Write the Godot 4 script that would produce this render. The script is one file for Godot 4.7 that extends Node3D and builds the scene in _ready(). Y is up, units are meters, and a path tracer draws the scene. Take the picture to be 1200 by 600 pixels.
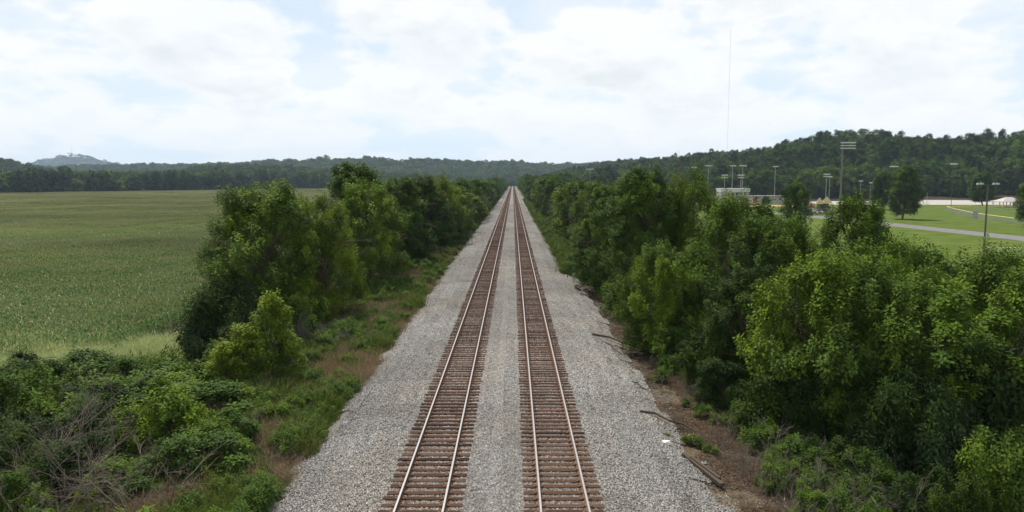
extends Node3D

# Rail top is y = 0, the tracks run along -Z, the camera stands on an overpass 10.2 m above them.
const FOCAL := 870.0        # in pixels of the 1200 x 600 photograph
const EYE := Vector3(0.65, 10.2, 0.0)
const PITCH := 0.10108
const TRACK := 2.285        # distance of each track's centre line from x = 0
const BED := -0.25          # level of the ballast between the sleepers

var taken := {}
var mats := {}


# ---------------------------------------------------------------- helpers
func numbered(called: String) -> String:
	if not taken.has(called):
		taken[called] = 0
		return called
	taken[called] += 1
	return "%s_%03d" % [called, taken[called]]


func tag(o: Node, label: String, category: String, group := "") -> void:
	o.set_meta("label", label)
	o.set_meta("category", category)
	if group:
		o.set_meta("group", group)


func thing(called: String, label: String, category: String, at := Vector3.ZERO, turn := 0.0, group := "") -> Node3D:
	var o := Node3D.new()
	o.name = numbered(called)
	add_child(o)
	o.position = at
	o.rotation.y = turn
	tag(o, label, category, group)
	return o


func part(called: String, mesh: Mesh, mat: Material, parent: Node, at := Vector3.ZERO, turn := 0.0) -> MeshInstance3D:
	var o := MeshInstance3D.new()
	o.mesh = mesh
	o.material_override = mat
	o.name = called
	parent.add_child(o, true)
	o.position = at
	o.rotation.y = turn
	return o


func structure(called: String, mesh: Mesh, mat: Material, label := "", category := "") -> MeshInstance3D:
	var o := MeshInstance3D.new()
	o.mesh = mesh
	o.material_override = mat
	o.name = numbered(called)
	add_child(o)
	o.set_meta("kind", "structure")
	if label:
		tag(o, label, category)
	return o


func copies(called: String, mesh: Mesh, mat: Material, places: Array, label: String, category: String, parent: Node = self, tints := PackedColorArray()) -> void:
	if places.is_empty():
		return
	var mm := MultiMesh.new()
	mm.transform_format = MultiMesh.TRANSFORM_3D
	mm.use_colors = tints.size() > 0
	mm.mesh = mesh
	mm.instance_count = places.size()
	for i in places.size():
		mm.set_instance_transform(i, places[i])
		if tints.size():
			mm.set_instance_color(i, tints[i])
	var o := MultiMeshInstance3D.new()
	o.multimesh = mm
	o.material_override = mat
	o.name = numbered(called) if parent == self else called
	parent.add_child(o, true)
	o.set_meta("kind", "stuff")
	if parent == self:
		tag(o, label, category)


class Soup:
	var v := PackedVector3Array()
	var n := PackedVector3Array()
	func tri(a: Vector3, b: Vector3, c: Vector3, na: Vector3, nb: Vector3, nc: Vector3) -> void:
		if (b - a).cross(c - a).dot(na + nb + nc) > 0.0:
			v.append_array([a, c, b])
			n.append_array([na, nc, nb])
		else:
			v.append_array([a, b, c])
			n.append_array([na, nb, nc])
	func quad(a: Vector3, b: Vector3, c: Vector3, d: Vector3, out: Vector3) -> void:
		tri(a, b, c, out, out, out)
		tri(a, c, d, out, out, out)
	func hexa(p: Array) -> void:  # eight corners: bottom ring 0-3, top ring 4-7
		var mid := Vector3.ZERO
		for q in p:
			mid += q / 8.0
		for f in [[0, 1, 2, 3], [4, 5, 6, 7], [0, 1, 5, 4], [1, 2, 6, 5], [2, 3, 7, 6], [3, 0, 4, 7]]:
			var a: Vector3 = p[f[0]]
			var b: Vector3 = p[f[1]]
			var c: Vector3 = p[f[2]]
			var out := (b - a).cross(c - a)
			if out.length() < 1e-12:
				continue
			out = out.normalized()
			if out.dot((a + b + c + p[f[3]]) / 4.0 - mid) < 0.0:
				out = -out
			quad(a, b, c, p[f[3]], out)
	func box(mid: Vector3, size: Vector3, turn := Basis()) -> void:
		var h := size / 2.0
		var p := []
		for y in [-h.y, h.y]:
			for s in [[-1, -1], [1, -1], [1, 1], [-1, 1]]:
				p.append(mid + turn * Vector3(s[0] * h.x, y, s[1] * h.z))
		hexa(p)
	func tube(a: Vector3, b: Vector3, ra: float, rb: float, sides := 6, ends := false) -> void:
		var axis := (b - a).normalized()
		var u := axis.cross(Vector3(0.31, 0.2, 0.93) if absf(axis.y) > 0.8 else Vector3.UP).normalized()
		var w := axis.cross(u)
		for i in sides:
			var n0 := u * cos(TAU * i / sides) + w * sin(TAU * i / sides)
			var n1 := u * cos(TAU * (i + 1) / sides) + w * sin(TAU * (i + 1) / sides)
			tri(a + n0 * ra, a + n1 * ra, b + n1 * rb, n0, n1, n1)
			if rb > 0.0:
				tri(a + n0 * ra, b + n1 * rb, b + n0 * rb, n0, n1, n0)
			if ends:
				tri(b, b + n0 * rb, b + n1 * rb, axis, axis, axis)
				tri(a, a + n0 * ra, a + n1 * ra, -axis, -axis, -axis)
	func path(points: Array, ra: float, rb: float, sides := 6) -> void:
		for i in points.size() - 1:
			tube(points[i], points[i + 1], lerpf(ra, rb, float(i) / (points.size() - 1)), lerpf(ra, rb, float(i + 1) / (points.size() - 1)), sides)
	func mesh() -> ArrayMesh:
		var a := []
		a.resize(Mesh.ARRAY_MAX)
		a[Mesh.ARRAY_VERTEX] = v
		a[Mesh.ARRAY_NORMAL] = n
		var m := ArrayMesh.new()
		m.add_surface_from_arrays(Mesh.PRIMITIVE_TRIANGLES, a)
		return m


func lin(r: float, g: float, b: float) -> Color:
	return Color(r, g, b).linear_to_srgb()


func noise_map(seed_: int, freq: float, stops: Array, size := 512, octaves := 5) -> NoiseTexture2D:
	var f := FastNoiseLite.new()
	f.seed = seed_
	f.noise_type = FastNoiseLite.TYPE_SIMPLEX_SMOOTH
	f.frequency = freq
	f.fractal_octaves = octaves
	var t := NoiseTexture2D.new()
	t.width = size
	t.height = size
	t.seamless = true
	t.noise = f
	if stops.size():
		var g := Gradient.new()
		g.offsets = PackedFloat32Array(range(stops.size()).map(func(i): return float(i) / (stops.size() - 1)))
		g.colors = PackedColorArray(stops)
		t.color_ramp = g
	return t


func plain(called: String, c: Color, rough := 0.8, metal := 0.0) -> StandardMaterial3D:
	var m := StandardMaterial3D.new()
	m.resource_name = called
	m.albedo_color = c
	m.roughness = rough
	m.metallic = metal
	mats[called] = m
	return m


func patchy(called: String, c: Color, stops: Array, freq: float, scale: float, rough := 0.9, bump := 0.0) -> StandardMaterial3D:
	var m := plain(called, c, rough)
	m.albedo_texture = noise_map(called.hash() % 1000, freq, stops)
	m.uv1_triplanar = true
	m.uv1_world_triplanar = true
	m.uv1_scale = Vector3.ONE * scale
	m.metallic_specular = 0.12
	if bump > 0.0:
		m.heightmap_enabled = true
		m.heightmap_texture = noise_map(called.hash() % 1000 + 5, freq * 1.7, [])
		m.heightmap_scale = bump
	return m


func leafy(called: String, c: Color, through := 0.5, rough := 0.5) -> StandardMaterial3D:
	var m := plain(called, c, rough)
	m.vertex_color_use_as_albedo = true
	m.cull_mode = BaseMaterial3D.CULL_DISABLED
	m.backlight_enabled = true
	m.backlight = Color(through, through, through * 0.75).linear_to_srgb()
	m.metallic_specular = 0.13
	return m


# ---------------------------------------------------------------- pixels to places
func across(px: float, d: float, y := -3.0) -> float:
	return EYE.x + (px - 601.0) / FOCAL * (d * cos(PITCH) + (EYE.y - y) * sin(PITCH))


func height_at(py: float, d: float) -> float:
	return EYE.y - d * tan(PITCH + atan((py - 300.0) / FOCAL))


func ground_d(py: float, y := -3.0) -> float:
	return (EYE.y - y) / tan(PITCH + atan((py - 300.0) / FOCAL))


func spot(px: float, py: float, y := -3.0) -> Vector3:
	var d := ground_d(py, y)
	return Vector3(across(px, d, y), y, -d)


# ---------------------------------------------------------------- the lie of the land
# each ridge: points [x, d, height], width of the near slope
var ridges := [
	{"w": 240.0, "p": [[250.0, 1800.0, 28.0], [240.0, 1150.0, 26.0], [290.0, 950.0, 25.0], [318.0, 800.0, 28.0], [353.0, 720.0, 37.0], [413.0, 700.0, 32.0], [470.0, 660.0, 33.0], [640.0, 560.0, 36.0]]},
	{"w": 700.0, "p": [[-1500.0, 2700.0, 40.0], [-820.0, 2450.0, 44.0], [-560.0, 2350.0, 55.0], [-330.0, 2350.0, 53.0], [-100.0, 2400.0, 48.0], [60.0, 2450.0, 42.0], [500.0, 2600.0, 46.0]]},
	{"w": 190.0, "p": [[-1250.0, 1250.0, 34.0], [-905.0, 1330.0, 29.0], [-830.0, 1380.0, 3.0], [-700.0, 1420.0, -2.0], [-580.0, 1400.0, 6.0], [-480.0, 1300.0, 17.0], [-390.0, 1300.0, 13.0], [-270.0, 1500.0, 4.0]]},
	{"w": 900.0, "p": [[-3950.0, 6300.0, 80.0], [-3700.0, 6150.0, 170.0], [-3560.0, 6100.0, 192.0], [-3420.0, 6120.0, 168.0], [-3150.0, 6200.0, 105.0], [-2700.0, 6300.0, 128.0], [-2300.0, 6300.0, 105.0]]},
]
var land_noise := FastNoiseLite.new()


func hills(x: float, d: float) -> float:
	var best := 0.0
	for r in ridges:
		var pts: Array = r.p
		var near := 1e9
		var tall := 0.0
		for i in pts.size() - 1:
			var ax: float = pts[i][0]
			var ad: float = pts[i][1]
			var bx: float = pts[i + 1][0] - ax
			var bd: float = pts[i + 1][1] - ad
			var t := clampf(((x - ax) * bx + (d - ad) * bd) / (bx * bx + bd * bd), 0.0, 1.0)
			var s := Vector2(x - ax - t * bx, d - ad - t * bd).length()
			if s < near:
				near = s
				tall = lerpf(pts[i][2], pts[i + 1][2], t)
		tall *= 1.0 + land_noise.get_noise_2d(x * 0.35, d * 0.35) * 0.3
		var u := clampf(1.0 - near / r.w, 0.0, 1.0)
		best = maxf(best, (tall + 3.0) * u * u * (3.0 - 2.0 * u))
	return best


func land(x: float, d: float) -> float:
	var a := absf(x)
	var y := -3.0
	if a < 24.0:
		if a < 5.2:
			y = BED
		elif a < 7.6:
			y = lerpf(BED, -0.85, (a - 5.2) / 2.4)
		elif a < 10.0:
			y = lerpf(-0.85, -1.0, (a - 7.6) / 2.4)
		else:
			y = lerpf(-1.0, -3.0, smoothstep(10.0, 22.0, a))
	if d > 350.0:
		y += hills(x, d)
	if a > 8.0:
		y += land_noise.get_noise_2d(x * 3.0, d * 3.0) * 0.22
	return y


func footing(x: float, d: float) -> float:
	var a := absf(x)
	var prof := [[0.0, -0.22], [4.6, -0.23], [5.5, -0.28], [6.3, -0.37], [7.25, -0.60], [7.75, -0.85], [9.0, -2.0]]
	for i in prof.size() - 1:
		if a < prof[i + 1][0]:
			return maxf(land(x, d), lerpf(prof[i][1], prof[i + 1][1], (a - prof[i][0]) / (prof[i + 1][0] - prof[i][0])))
	return land(x, d)


func terrain() -> ArrayMesh:
	var xs := []
	var x := -44.0
	while x <= 44.0:
		xs.append(x)
		x += 0.8 if absf(x + 0.4) < 16.0 else 2.0
	var step := 4.0
	while xs[-1] < 3800.0:
		xs.append(xs[-1] + step)
		step = minf(step * 1.12, 90.0)
	step = 4.0
	while xs[0] > -5600.0:
		xs.push_front(xs[0] - step)
		step = minf(step * 1.12, 90.0)
	var ds := [-80.0]
	while ds[-1] < 140.0:
		ds.append(ds[-1] + 2.5)
	step = 3.0
	while ds[-1] < 7600.0:
		ds.append(ds[-1] + step)
		step = minf(step * 1.06, 70.0)
	var w := xs.size()
	var h := ds.size()
	var v := PackedVector3Array()
	var n := PackedVector3Array()
	var c := PackedColorArray()
	var ix := PackedInt32Array()
	for j in h:
		for i in w:
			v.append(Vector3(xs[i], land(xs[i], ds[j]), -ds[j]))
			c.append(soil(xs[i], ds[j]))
	for j in h:
		for i in w:
			var a := v[j * w + maxi(i - 1, 0)]
			var b := v[j * w + mini(i + 1, w - 1)]
			var e := v[maxi(j - 1, 0) * w + i]
			var f := v[mini(j + 1, h - 1) * w + i]
			n.append((b - a).cross(f - e).normalized())
			if i < w - 1 and j < h - 1:
				var k := j * w + i
				ix.append_array([k, k + w, k + 1, k + 1, k + w, k + w + 1])
	var arr := []
	arr.resize(Mesh.ARRAY_MAX)
	arr[Mesh.ARRAY_VERTEX] = v
	arr[Mesh.ARRAY_NORMAL] = n
	arr[Mesh.ARRAY_COLOR] = c
	arr[Mesh.ARRAY_INDEX] = ix
	var m := ArrayMesh.new()
	m.add_surface_from_arrays(Mesh.PRIMITIVE_TRIANGLES, arr)
	return m


func soil(x: float, d: float) -> Color:
	var t := land_noise.get_noise_2d(x * 14.0, d * 14.0) * 0.5 + land_noise.get_noise_2d(x * 45.0 + 90.0, d * 45.0) * 0.5
	var c := Color(0.18, 0.147, 0.112)                        # bare dirt with dead needles
	if x < -7.0:
		c = c.lerp(Color(0.13, 0.115, 0.07), smoothstep(-0.25, 0.2, t) * 0.8)
	elif x > 0.0 and d > 95.0:
		c = c.lerp(Color(0.13, 0.19, 0.07), smoothstep(-0.3, 0.15, t))
	else:
		c = c.lerp(Color(0.11, 0.083, 0.06), smoothstep(-0.1, 0.2, t))
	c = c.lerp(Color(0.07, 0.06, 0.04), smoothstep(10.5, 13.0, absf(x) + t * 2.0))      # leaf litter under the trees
	if x > 30.0 and d < 470.0:
		c = c.lerp(Color(0.10, 0.16, 0.045), smoothstep(30.0, 36.0, x))
	if (d > 600.0 and absf(x) > 25.0) or d > 1440.0:
		c = Color(0.06, 0.085, 0.035)
	return c


# ---------------------------------------------------------------- foliage
var shoots := {}            # kind -> Array of PackedVector3Array, six corners for each leaf


func make_shoots(kind: String, rs: int, count: int, leaves: int, length: float, leaf_l: float, leaf_w: float, droop: float, spread := 0.12) -> void:
	var r := RandomNumberGenerator.new()
	r.seed = rs
	var made := []
	for k in count:
		var v := PackedVector3Array()
		var lean := Vector3(r.randf_range(-0.25, 0.25), 0, r.randf_range(-0.25, 0.25))
		for i in leaves:
			var t := (i + r.randf()) / leaves
			var az := i * 2.4 + r.randf_range(-0.5, 0.5)
			var out := Vector3(cos(az), 0, sin(az))
			var base := lean * t * t * length + Vector3.UP * t * length + out * spread * r.randf_range(0.2, 1.6) * (1.15 - 0.7 * t)
			var rise := r.randf_range(-0.25, 0.45) + 0.25 * t - droop
			var dir := (out + Vector3.UP * rise).normalized()
			var side := (dir.cross(Vector3.UP).normalized() + Vector3(r.randf_range(-0.2, 0.2), r.randf_range(-0.4, 0.4), r.randf_range(-0.2, 0.2))).normalized()
			side = (side - dir * side.dot(dir)).normalized()
			var up := side.cross(dir)
			var l := leaf_l * r.randf_range(0.5, 1.4)
			var wd := leaf_w * r.randf_range(0.7, 1.2) * 0.5
			var tip := base + dir * l - Vector3.UP * droop * l * 0.35
			var mid := base + dir * l * 0.42 + up * wd * 0.3
			v.append_array([base, mid + side * wd, tip, base, tip, mid - side * wd])
		made.append(v)
	shoots[kind] = made


class Crown:
	var v := PackedVector3Array()
	var c := PackedColorArray()
	var wood := Soup.new()
	func leaf_mesh() -> ArrayMesh:
		var a := []
		a.resize(Mesh.ARRAY_MAX)
		a[Mesh.ARRAY_VERTEX] = v
		a[Mesh.ARRAY_COLOR] = c
		var m := ArrayMesh.new()
		m.add_surface_from_arrays(Mesh.PRIMITIVE_TRIANGLES, a)
		return m


func tinted(count: int, tint: Color, r: RandomNumberGenerator) -> PackedColorArray:
	var out := PackedColorArray()
	var one := PackedColorArray()
	one.resize(6)
	for i in count / 6:
		var k := r.randf_range(0.78, 1.12)
		one.fill(Color(tint.r * k * r.randf_range(0.92, 1.08), tint.g * k, tint.b * k))
		out.append_array(one)
	return out


func turned(axis: Vector3, spin: float, scale: float) -> Basis:
	var u := axis.cross(Vector3(0.3, 0.1, 0.95) if absf(axis.y) > 0.9 else Vector3.UP).normalized()
	return Basis(u, axis, u.cross(axis)).rotated(axis, spin).scaled(Vector3.ONE * scale)


# A crown of leafy shoots on lobes that sit on limbs round a trunk; low is where foliage begins as a share of the height
func make_crown(rs: int, tall: float, wide: float, low: float, lobes: int, per_lobe: int, kind: String, o := {}) -> Crown:
	var r := RandomNumberGenerator.new()
	r.seed = rs
	var cr := Crown.new()
	var pointed: float = o.get("pointed", 0.0)
	var upward: float = o.get("upward", 0.55)
	var lobe_size: float = o.get("lobe", 0.36)
	var leaf_scale: float = o.get("scale", 1.0)
	var protos: Array = shoots[kind]
	var tones := []
	for p in protos:
		var row := []
		for k in 5:
			row.append(tinted(p.size(), Color(0.52 + 0.11 * k, 0.58 + 0.10 * k, 0.70 - 0.04 * k), r))
		tones.append(row)
	var bend := Vector3(r.randf_range(-0.05, 0.05), 0, r.randf_range(-0.05, 0.05)) * tall
	var stem := func(h: float) -> Vector3: return Vector3(0, h * tall, 0) + bend * sin(h * 4.0)
	var pts := []
	for i in 7:
		pts.append(stem.call(i / 6.0 * 0.86))
	cr.wood.path(pts, tall * 0.02, tall * 0.004, 7)
	for i in (9 if tall > 6.0 and kind != "coarse" and kind != "needle" else 0):
		var az := r.randf() * TAU
		var from: Vector3 = stem.call(r.randf_range(0.12, 0.7))
		twigs(cr.wood, r, from, Vector3(cos(az), r.randf_range(0.1, 0.7), sin(az)).normalized(), wide * r.randf_range(0.75, 1.0), tall * 0.004, 2, 0.5)
	for i in lobes:
		var h := low + (0.98 - low) * pow((i + r.randf()) / lobes, 0.85)
		var q := (h - low) / (1.0 - low)
		var profile := sqrt(maxf(0.03, 1.0 - pow(absf(q - 0.42) / 0.6, 2.2))) * (1.0 - pointed * q)
		var az := i * 2.39996 + r.randf_range(-0.5, 0.5)
		var lr := wide * lobe_size * r.randf_range(0.7, 1.25) * (1.0 - 0.35 * q)
		var dist := maxf(0.0, wide * profile - lr * 0.75) * r.randf_range(0.55, 1.1)
		var axis_at: Vector3 = stem.call(h * 0.86)
		var mid := Vector3(axis_at.x + cos(az) * dist, h * tall - lr * 0.45, axis_at.z + sin(az) * dist)
		var from: Vector3 = stem.call(clampf(h * 0.62, 0.03, 0.85))
		cr.wood.path([from, from.lerp(mid, 0.55) + Vector3(0, lr * 0.1, 0), mid], tall * 0.007, tall * 0.003, 5)
		var lobe_tone := r.randi_range(0, 3)
		var lift := r.randf_range(0.75, 1.0)
		for s in per_lobe:
			var dir := Vector3(r.randfn(), r.randfn(), r.randfn()).normalized()
			var outward := Vector3(cos(az), 0.35, sin(az)).normalized()
			if dir.dot(outward) < -0.55 and r.randf() < 0.75:
				dir = -dir
			if dir.y < -0.1 and r.randf() < 0.62:
				dir.y = -dir.y
			var far := lr * r.randf_range(0.5, 1.08) if r.randf() < 0.8 else lr * r.randf_range(0.1, 0.6)
			if s % 13 == 5:
				dir = (dir + Vector3(0, 0.9, 0)).normalized()
				far = lr * r.randf_range(1.05, 1.5)
			var at := mid + Vector3(dir.x, dir.y * lift, dir.z) * far
			if at.y < 0.1:
				at.y = r.randf_range(0.1, 0.5)
			var axis := (dir * 0.6 + Vector3.UP * (upward + 0.35) + Vector3(r.randfn(), r.randfn(), r.randfn()) * 0.22).normalized()
			var p := r.randi_range(0, protos.size() - 1)
			cr.v.append_array(Transform3D(turned(axis, r.randf() * TAU, leaf_scale * r.randf_range(0.7, 1.25)), at) * (protos[p] as PackedVector3Array))
			cr.c.append_array(tones[p][clampi(lobe_tone + r.randi_range(-1, 1), 0, 4)])
			if s % 9 == 0:
				cr.wood.tube(mid, at + axis * 0.3 * leaf_scale, tall * 0.0025, tall * 0.0008, 3)
	return cr


var plants := {}            # prototype -> [wood mesh, crown mesh, height, half width]


func grow(called: String, cr: Crown, tall: float, wide: float) -> void:
	plants[called] = [cr.wood.mesh(), cr.leaf_mesh(), tall, wide]


# a thing made of a trunk and a crown, scaled to the wanted height and width in metres
func plant(proto: String, called: String, label: String, category: String, group: String, at: Vector3, tall: float, wide: float, leaf: String, turn := 0.0, wood := "bark") -> Node3D:
	var p: Array = plants[proto]
	var t := thing(called, label, category, at, turn, group)
	var k := Vector3(wide / (2.0 * p[3]), tall / p[2], wide / (2.0 * p[3]))
	var stems := part("trunk" if category == "tree" else "stem", p[0], mats[wood], t)
	stems.scale = k
	var leaves := part("crown" if category == "tree" else "foliage", p[1], mats[leaf], t)
	leaves.scale = k
	return t


# bare branching twigs
func twigs(soup: Soup, r: RandomNumberGenerator, from: Vector3, dir: Vector3, length: float, thick: float, depth: int, fan := 0.7, sag := 0.0) -> void:
	var pts := [from]
	var at := from
	var d := dir
	for i in 3:
		d = (d + Vector3(r.randfn(), r.randfn() * 0.6, r.randfn()) * 0.16 - Vector3.UP * sag).normalized()
		at += d * length / 3.0
		pts.append(at)
	soup.path(pts, thick, thick * 0.55, 5 if depth > 2 else 3)
	if depth <= 0:
		return
	for k in r.randi_range(3, 5):
		var t := r.randf_range(0.25, 1.0)
		var p: Vector3 = pts[0].lerp(pts[1], t * 3.0) if t < 0.333 else pts[1].lerp(pts[2], t * 3.0 - 1.0) if t < 0.667 else pts[2].lerp(pts[3], t * 3.0 - 2.0)
		var nd := (d + Vector3(r.randfn(), r.randfn() * 0.7 + 0.1, r.randfn()) * fan).normalized()
		twigs(soup, r, p, nd, length * r.randf_range(0.45, 0.72), thick * 0.5, depth - 1, fan, sag)


# one square metre or so of grass blades
func blades(rs: int, count: int, side: float, tall: float, width: float, lean: float, tint_a: Color, tint_b: Color, heads := 0.0) -> ArrayMesh:
	var r := RandomNumberGenerator.new()
	r.seed = rs
	var cr := Crown.new()
	var tufts := []
	for i in maxi(4, count / 14):
		tufts.append(Vector3(r.randf_range(-0.5, 0.5) * side, 0, r.randf_range(-0.5, 0.5) * side))
	for i in count:
		var b: Vector3 = tufts[r.randi_range(0, tufts.size() - 1)] + Vector3(r.randfn(), 0, r.randfn()) * 0.09
		var az := r.randf() * TAU
		var out := Vector3(cos(az), 0, sin(az))
		var sd := Vector3(-out.z, 0, out.x).rotated(Vector3.UP, r.randf_range(-1.2, 1.2)) * width * 0.5
		var h := tall * r.randf_range(0.45, 1.2)
		var mid := b + Vector3.UP * h * 0.6 + out * h * lean * 0.3
		var tip := b + Vector3.UP * h * r.randf_range(0.8, 1.0) + out * h * lean * r.randf_range(0.5, 1.3)
		cr.v.append_array([b - sd, b + sd, mid + sd * 0.8, b - sd, mid + sd * 0.8, mid - sd * 0.8, mid - sd * 0.8, mid + sd * 0.8, tip])
		var c := tint_a.lerp(tint_b, r.randf())
		for q in 9:
			cr.c.append(c)
		if r.randf() < heads:
			cr.v.append_array([tip - sd * 2.5, tip + sd * 2.5, tip + Vector3.UP * h * 0.2])
			for q in 3:
				cr.c.append(Color(1.0, 0.9, 0.8))
	return cr.leaf_mesh()


# ---------------------------------------------------------------- scene
func _ready() -> void:
	land_noise.seed = 7
	land_noise.frequency = 0.02
	land_noise.fractal_octaves = 3
	make_camera_and_light()
	make_materials()
	make_ground()
	make_tracks()
	make_plants()
	make_forests()
	make_field()
	make_trackside_trees()
	make_verges()
	make_park()
	make_masts()


func make_camera_and_light() -> void:
	var cam := Camera3D.new()
	cam.name = "camera"
	add_child(cam)
	cam.fov = rad_to_deg(2.0 * atan(300.0 / FOCAL))
	cam.near = 0.1
	cam.far = 20000.0
	cam.position = EYE
	cam.rotation = Vector3(-PITCH, 0.00115, 0)
	cam.current = true

	var sun := DirectionalLight3D.new()
	sun.name = "sun"
	add_child(sun)
	sun.light_energy = 1.6
	sun.light_color = Color(1.0, 0.965, 0.9)
	sun.light_angular_distance = 1.2
	sun.shadow_enabled = true
	sun.look_at_from_position(Vector3(-0.24, 0.86, -0.46), Vector3.ZERO, Vector3.UP)

	var env := Environment.new()
	env.background_mode = Environment.BG_SKY
	env.sky = Sky.new()
	var sm := PanoramaSkyMaterial.new()
	sm.panorama = sky_picture()
	env.sky.sky_material = sm
	env.tonemap_mode = Environment.TONE_MAPPER_LINEAR
	env.tonemap_exposure = 1.3
	env.fog_enabled = true
	env.fog_density = 0.00008
	env.fog_light_color = Color(0.80, 0.90, 1.0)
	env.sdfgi_enabled = true
	env.ssao_enabled = true
	env.ssil_enabled = true
	var we := WorldEnvironment.new()
	we.name = "world_environment"
	we.environment = env
	add_child(we)


# broken cumulus under pale blue, hazier towards the horizon, all the way round
func sky_rows(width: int, height: int, rows: int, first: int, puffs: FastNoiseLite, wisps: FastNoiseLite) -> PackedFloat32Array:
	var out := PackedFloat32Array()
	out.resize(rows * width * 3)
	var shift := maxi(1, int(height * 1.3 / 180.0))
	var seen := []
	var k := 0
	for j in rows:
		var el := PI * (0.5 - (first + j + 0.5) / height)
		var y := maxf(sin(el), 0.0)
		var flat := cos(el)
		var up := log(maxf(el, 0.0) + 0.13) * 3.1
		var haze := exp(-y * 10.0) * 0.9
		var blue := Color(0.15, 0.28, 0.50).lerp(Color(0.715, 0.80, 0.87), exp(-y * 1.5))
		var row := PackedFloat32Array()
		row.resize(width)
		for i in width:
			var az := TAU * ((i + 0.5) / width - 0.5)
			var x := sin(az) * flat * 4.8
			var z := -cos(az) * flat * 4.8
			var n := puffs.get_noise_3d(x, up, z) * 0.5 + 0.5
			n += (0.35 - absf(puffs.get_noise_3d(x * 2.7 + 40.0, up * 2.7, z * 2.7))) * 0.16
			row[i] = n
			var above: float = seen[seen.size() - shift][i] if seen.size() >= shift else n
			var under := clampf(0.35 + (above - n) * 3.5, 0.0, 1.0) * smoothstep(0.46, 0.62, n)
			var w := 0.5 + 0.5 * wisps.get_noise_3d(x * 1.3, up * 1.6, z * 1.3)
			var cover := clampf(smoothstep(0.38, 0.55, n) * 0.9 + smoothstep(0.35, 0.75, w) * 0.42, 0.0, 1.0)
			var white := 0.79 - 0.14 * under
			var cr := lerpf(white * 0.995 - under * 0.045, 0.88, haze)
			var cg := lerpf(white - under * 0.012, 0.89, haze)
			var cb := lerpf(white * 1.01, 0.90, haze)
			out[k] = lerpf(blue.r, cr, cover)
			out[k + 1] = lerpf(blue.g, cg, cover)
			out[k + 2] = lerpf(blue.b, cb, cover)
			k += 3
		seen.append(row)
	return out


func sky_picture() -> ImageTexture:
	var puffs := FastNoiseLite.new()
	puffs.seed = 12
	puffs.noise_type = FastNoiseLite.TYPE_SIMPLEX_SMOOTH
	puffs.frequency = 0.8
	puffs.fractal_octaves = 6
	puffs.fractal_gain = 0.52
	var wisps := FastNoiseLite.new()
	wisps.seed = 31
	wisps.frequency = 0.5
	wisps.fractal_octaves = 4
	var small := Image.create_from_data(1024, 256, false, Image.FORMAT_RGBF, sky_rows(1024, 512, 256, 0, puffs, wisps).to_byte_array())
	small.resize(4096, 1024, Image.INTERPOLATE_CUBIC)
	var rows := 210
	var fine := Image.create_from_data(4096, rows, false, Image.FORMAT_RGBF, sky_rows(4096, 2048, rows, 1024 - rows, puffs, wisps).to_byte_array())
	var whole := Image.create(4096, 2048, false, Image.FORMAT_RGBF)
	whole.fill(Color(0.55, 0.58, 0.56))
	whole.blit_rect(small, Rect2i(0, 0, 4096, 1024), Vector2i.ZERO)
	whole.blit_rect(fine, Rect2i(0, 12, 4096, rows - 12), Vector2i(0, 1024 - rows + 12))
	return ImageTexture.create_from_image(whole)


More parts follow.
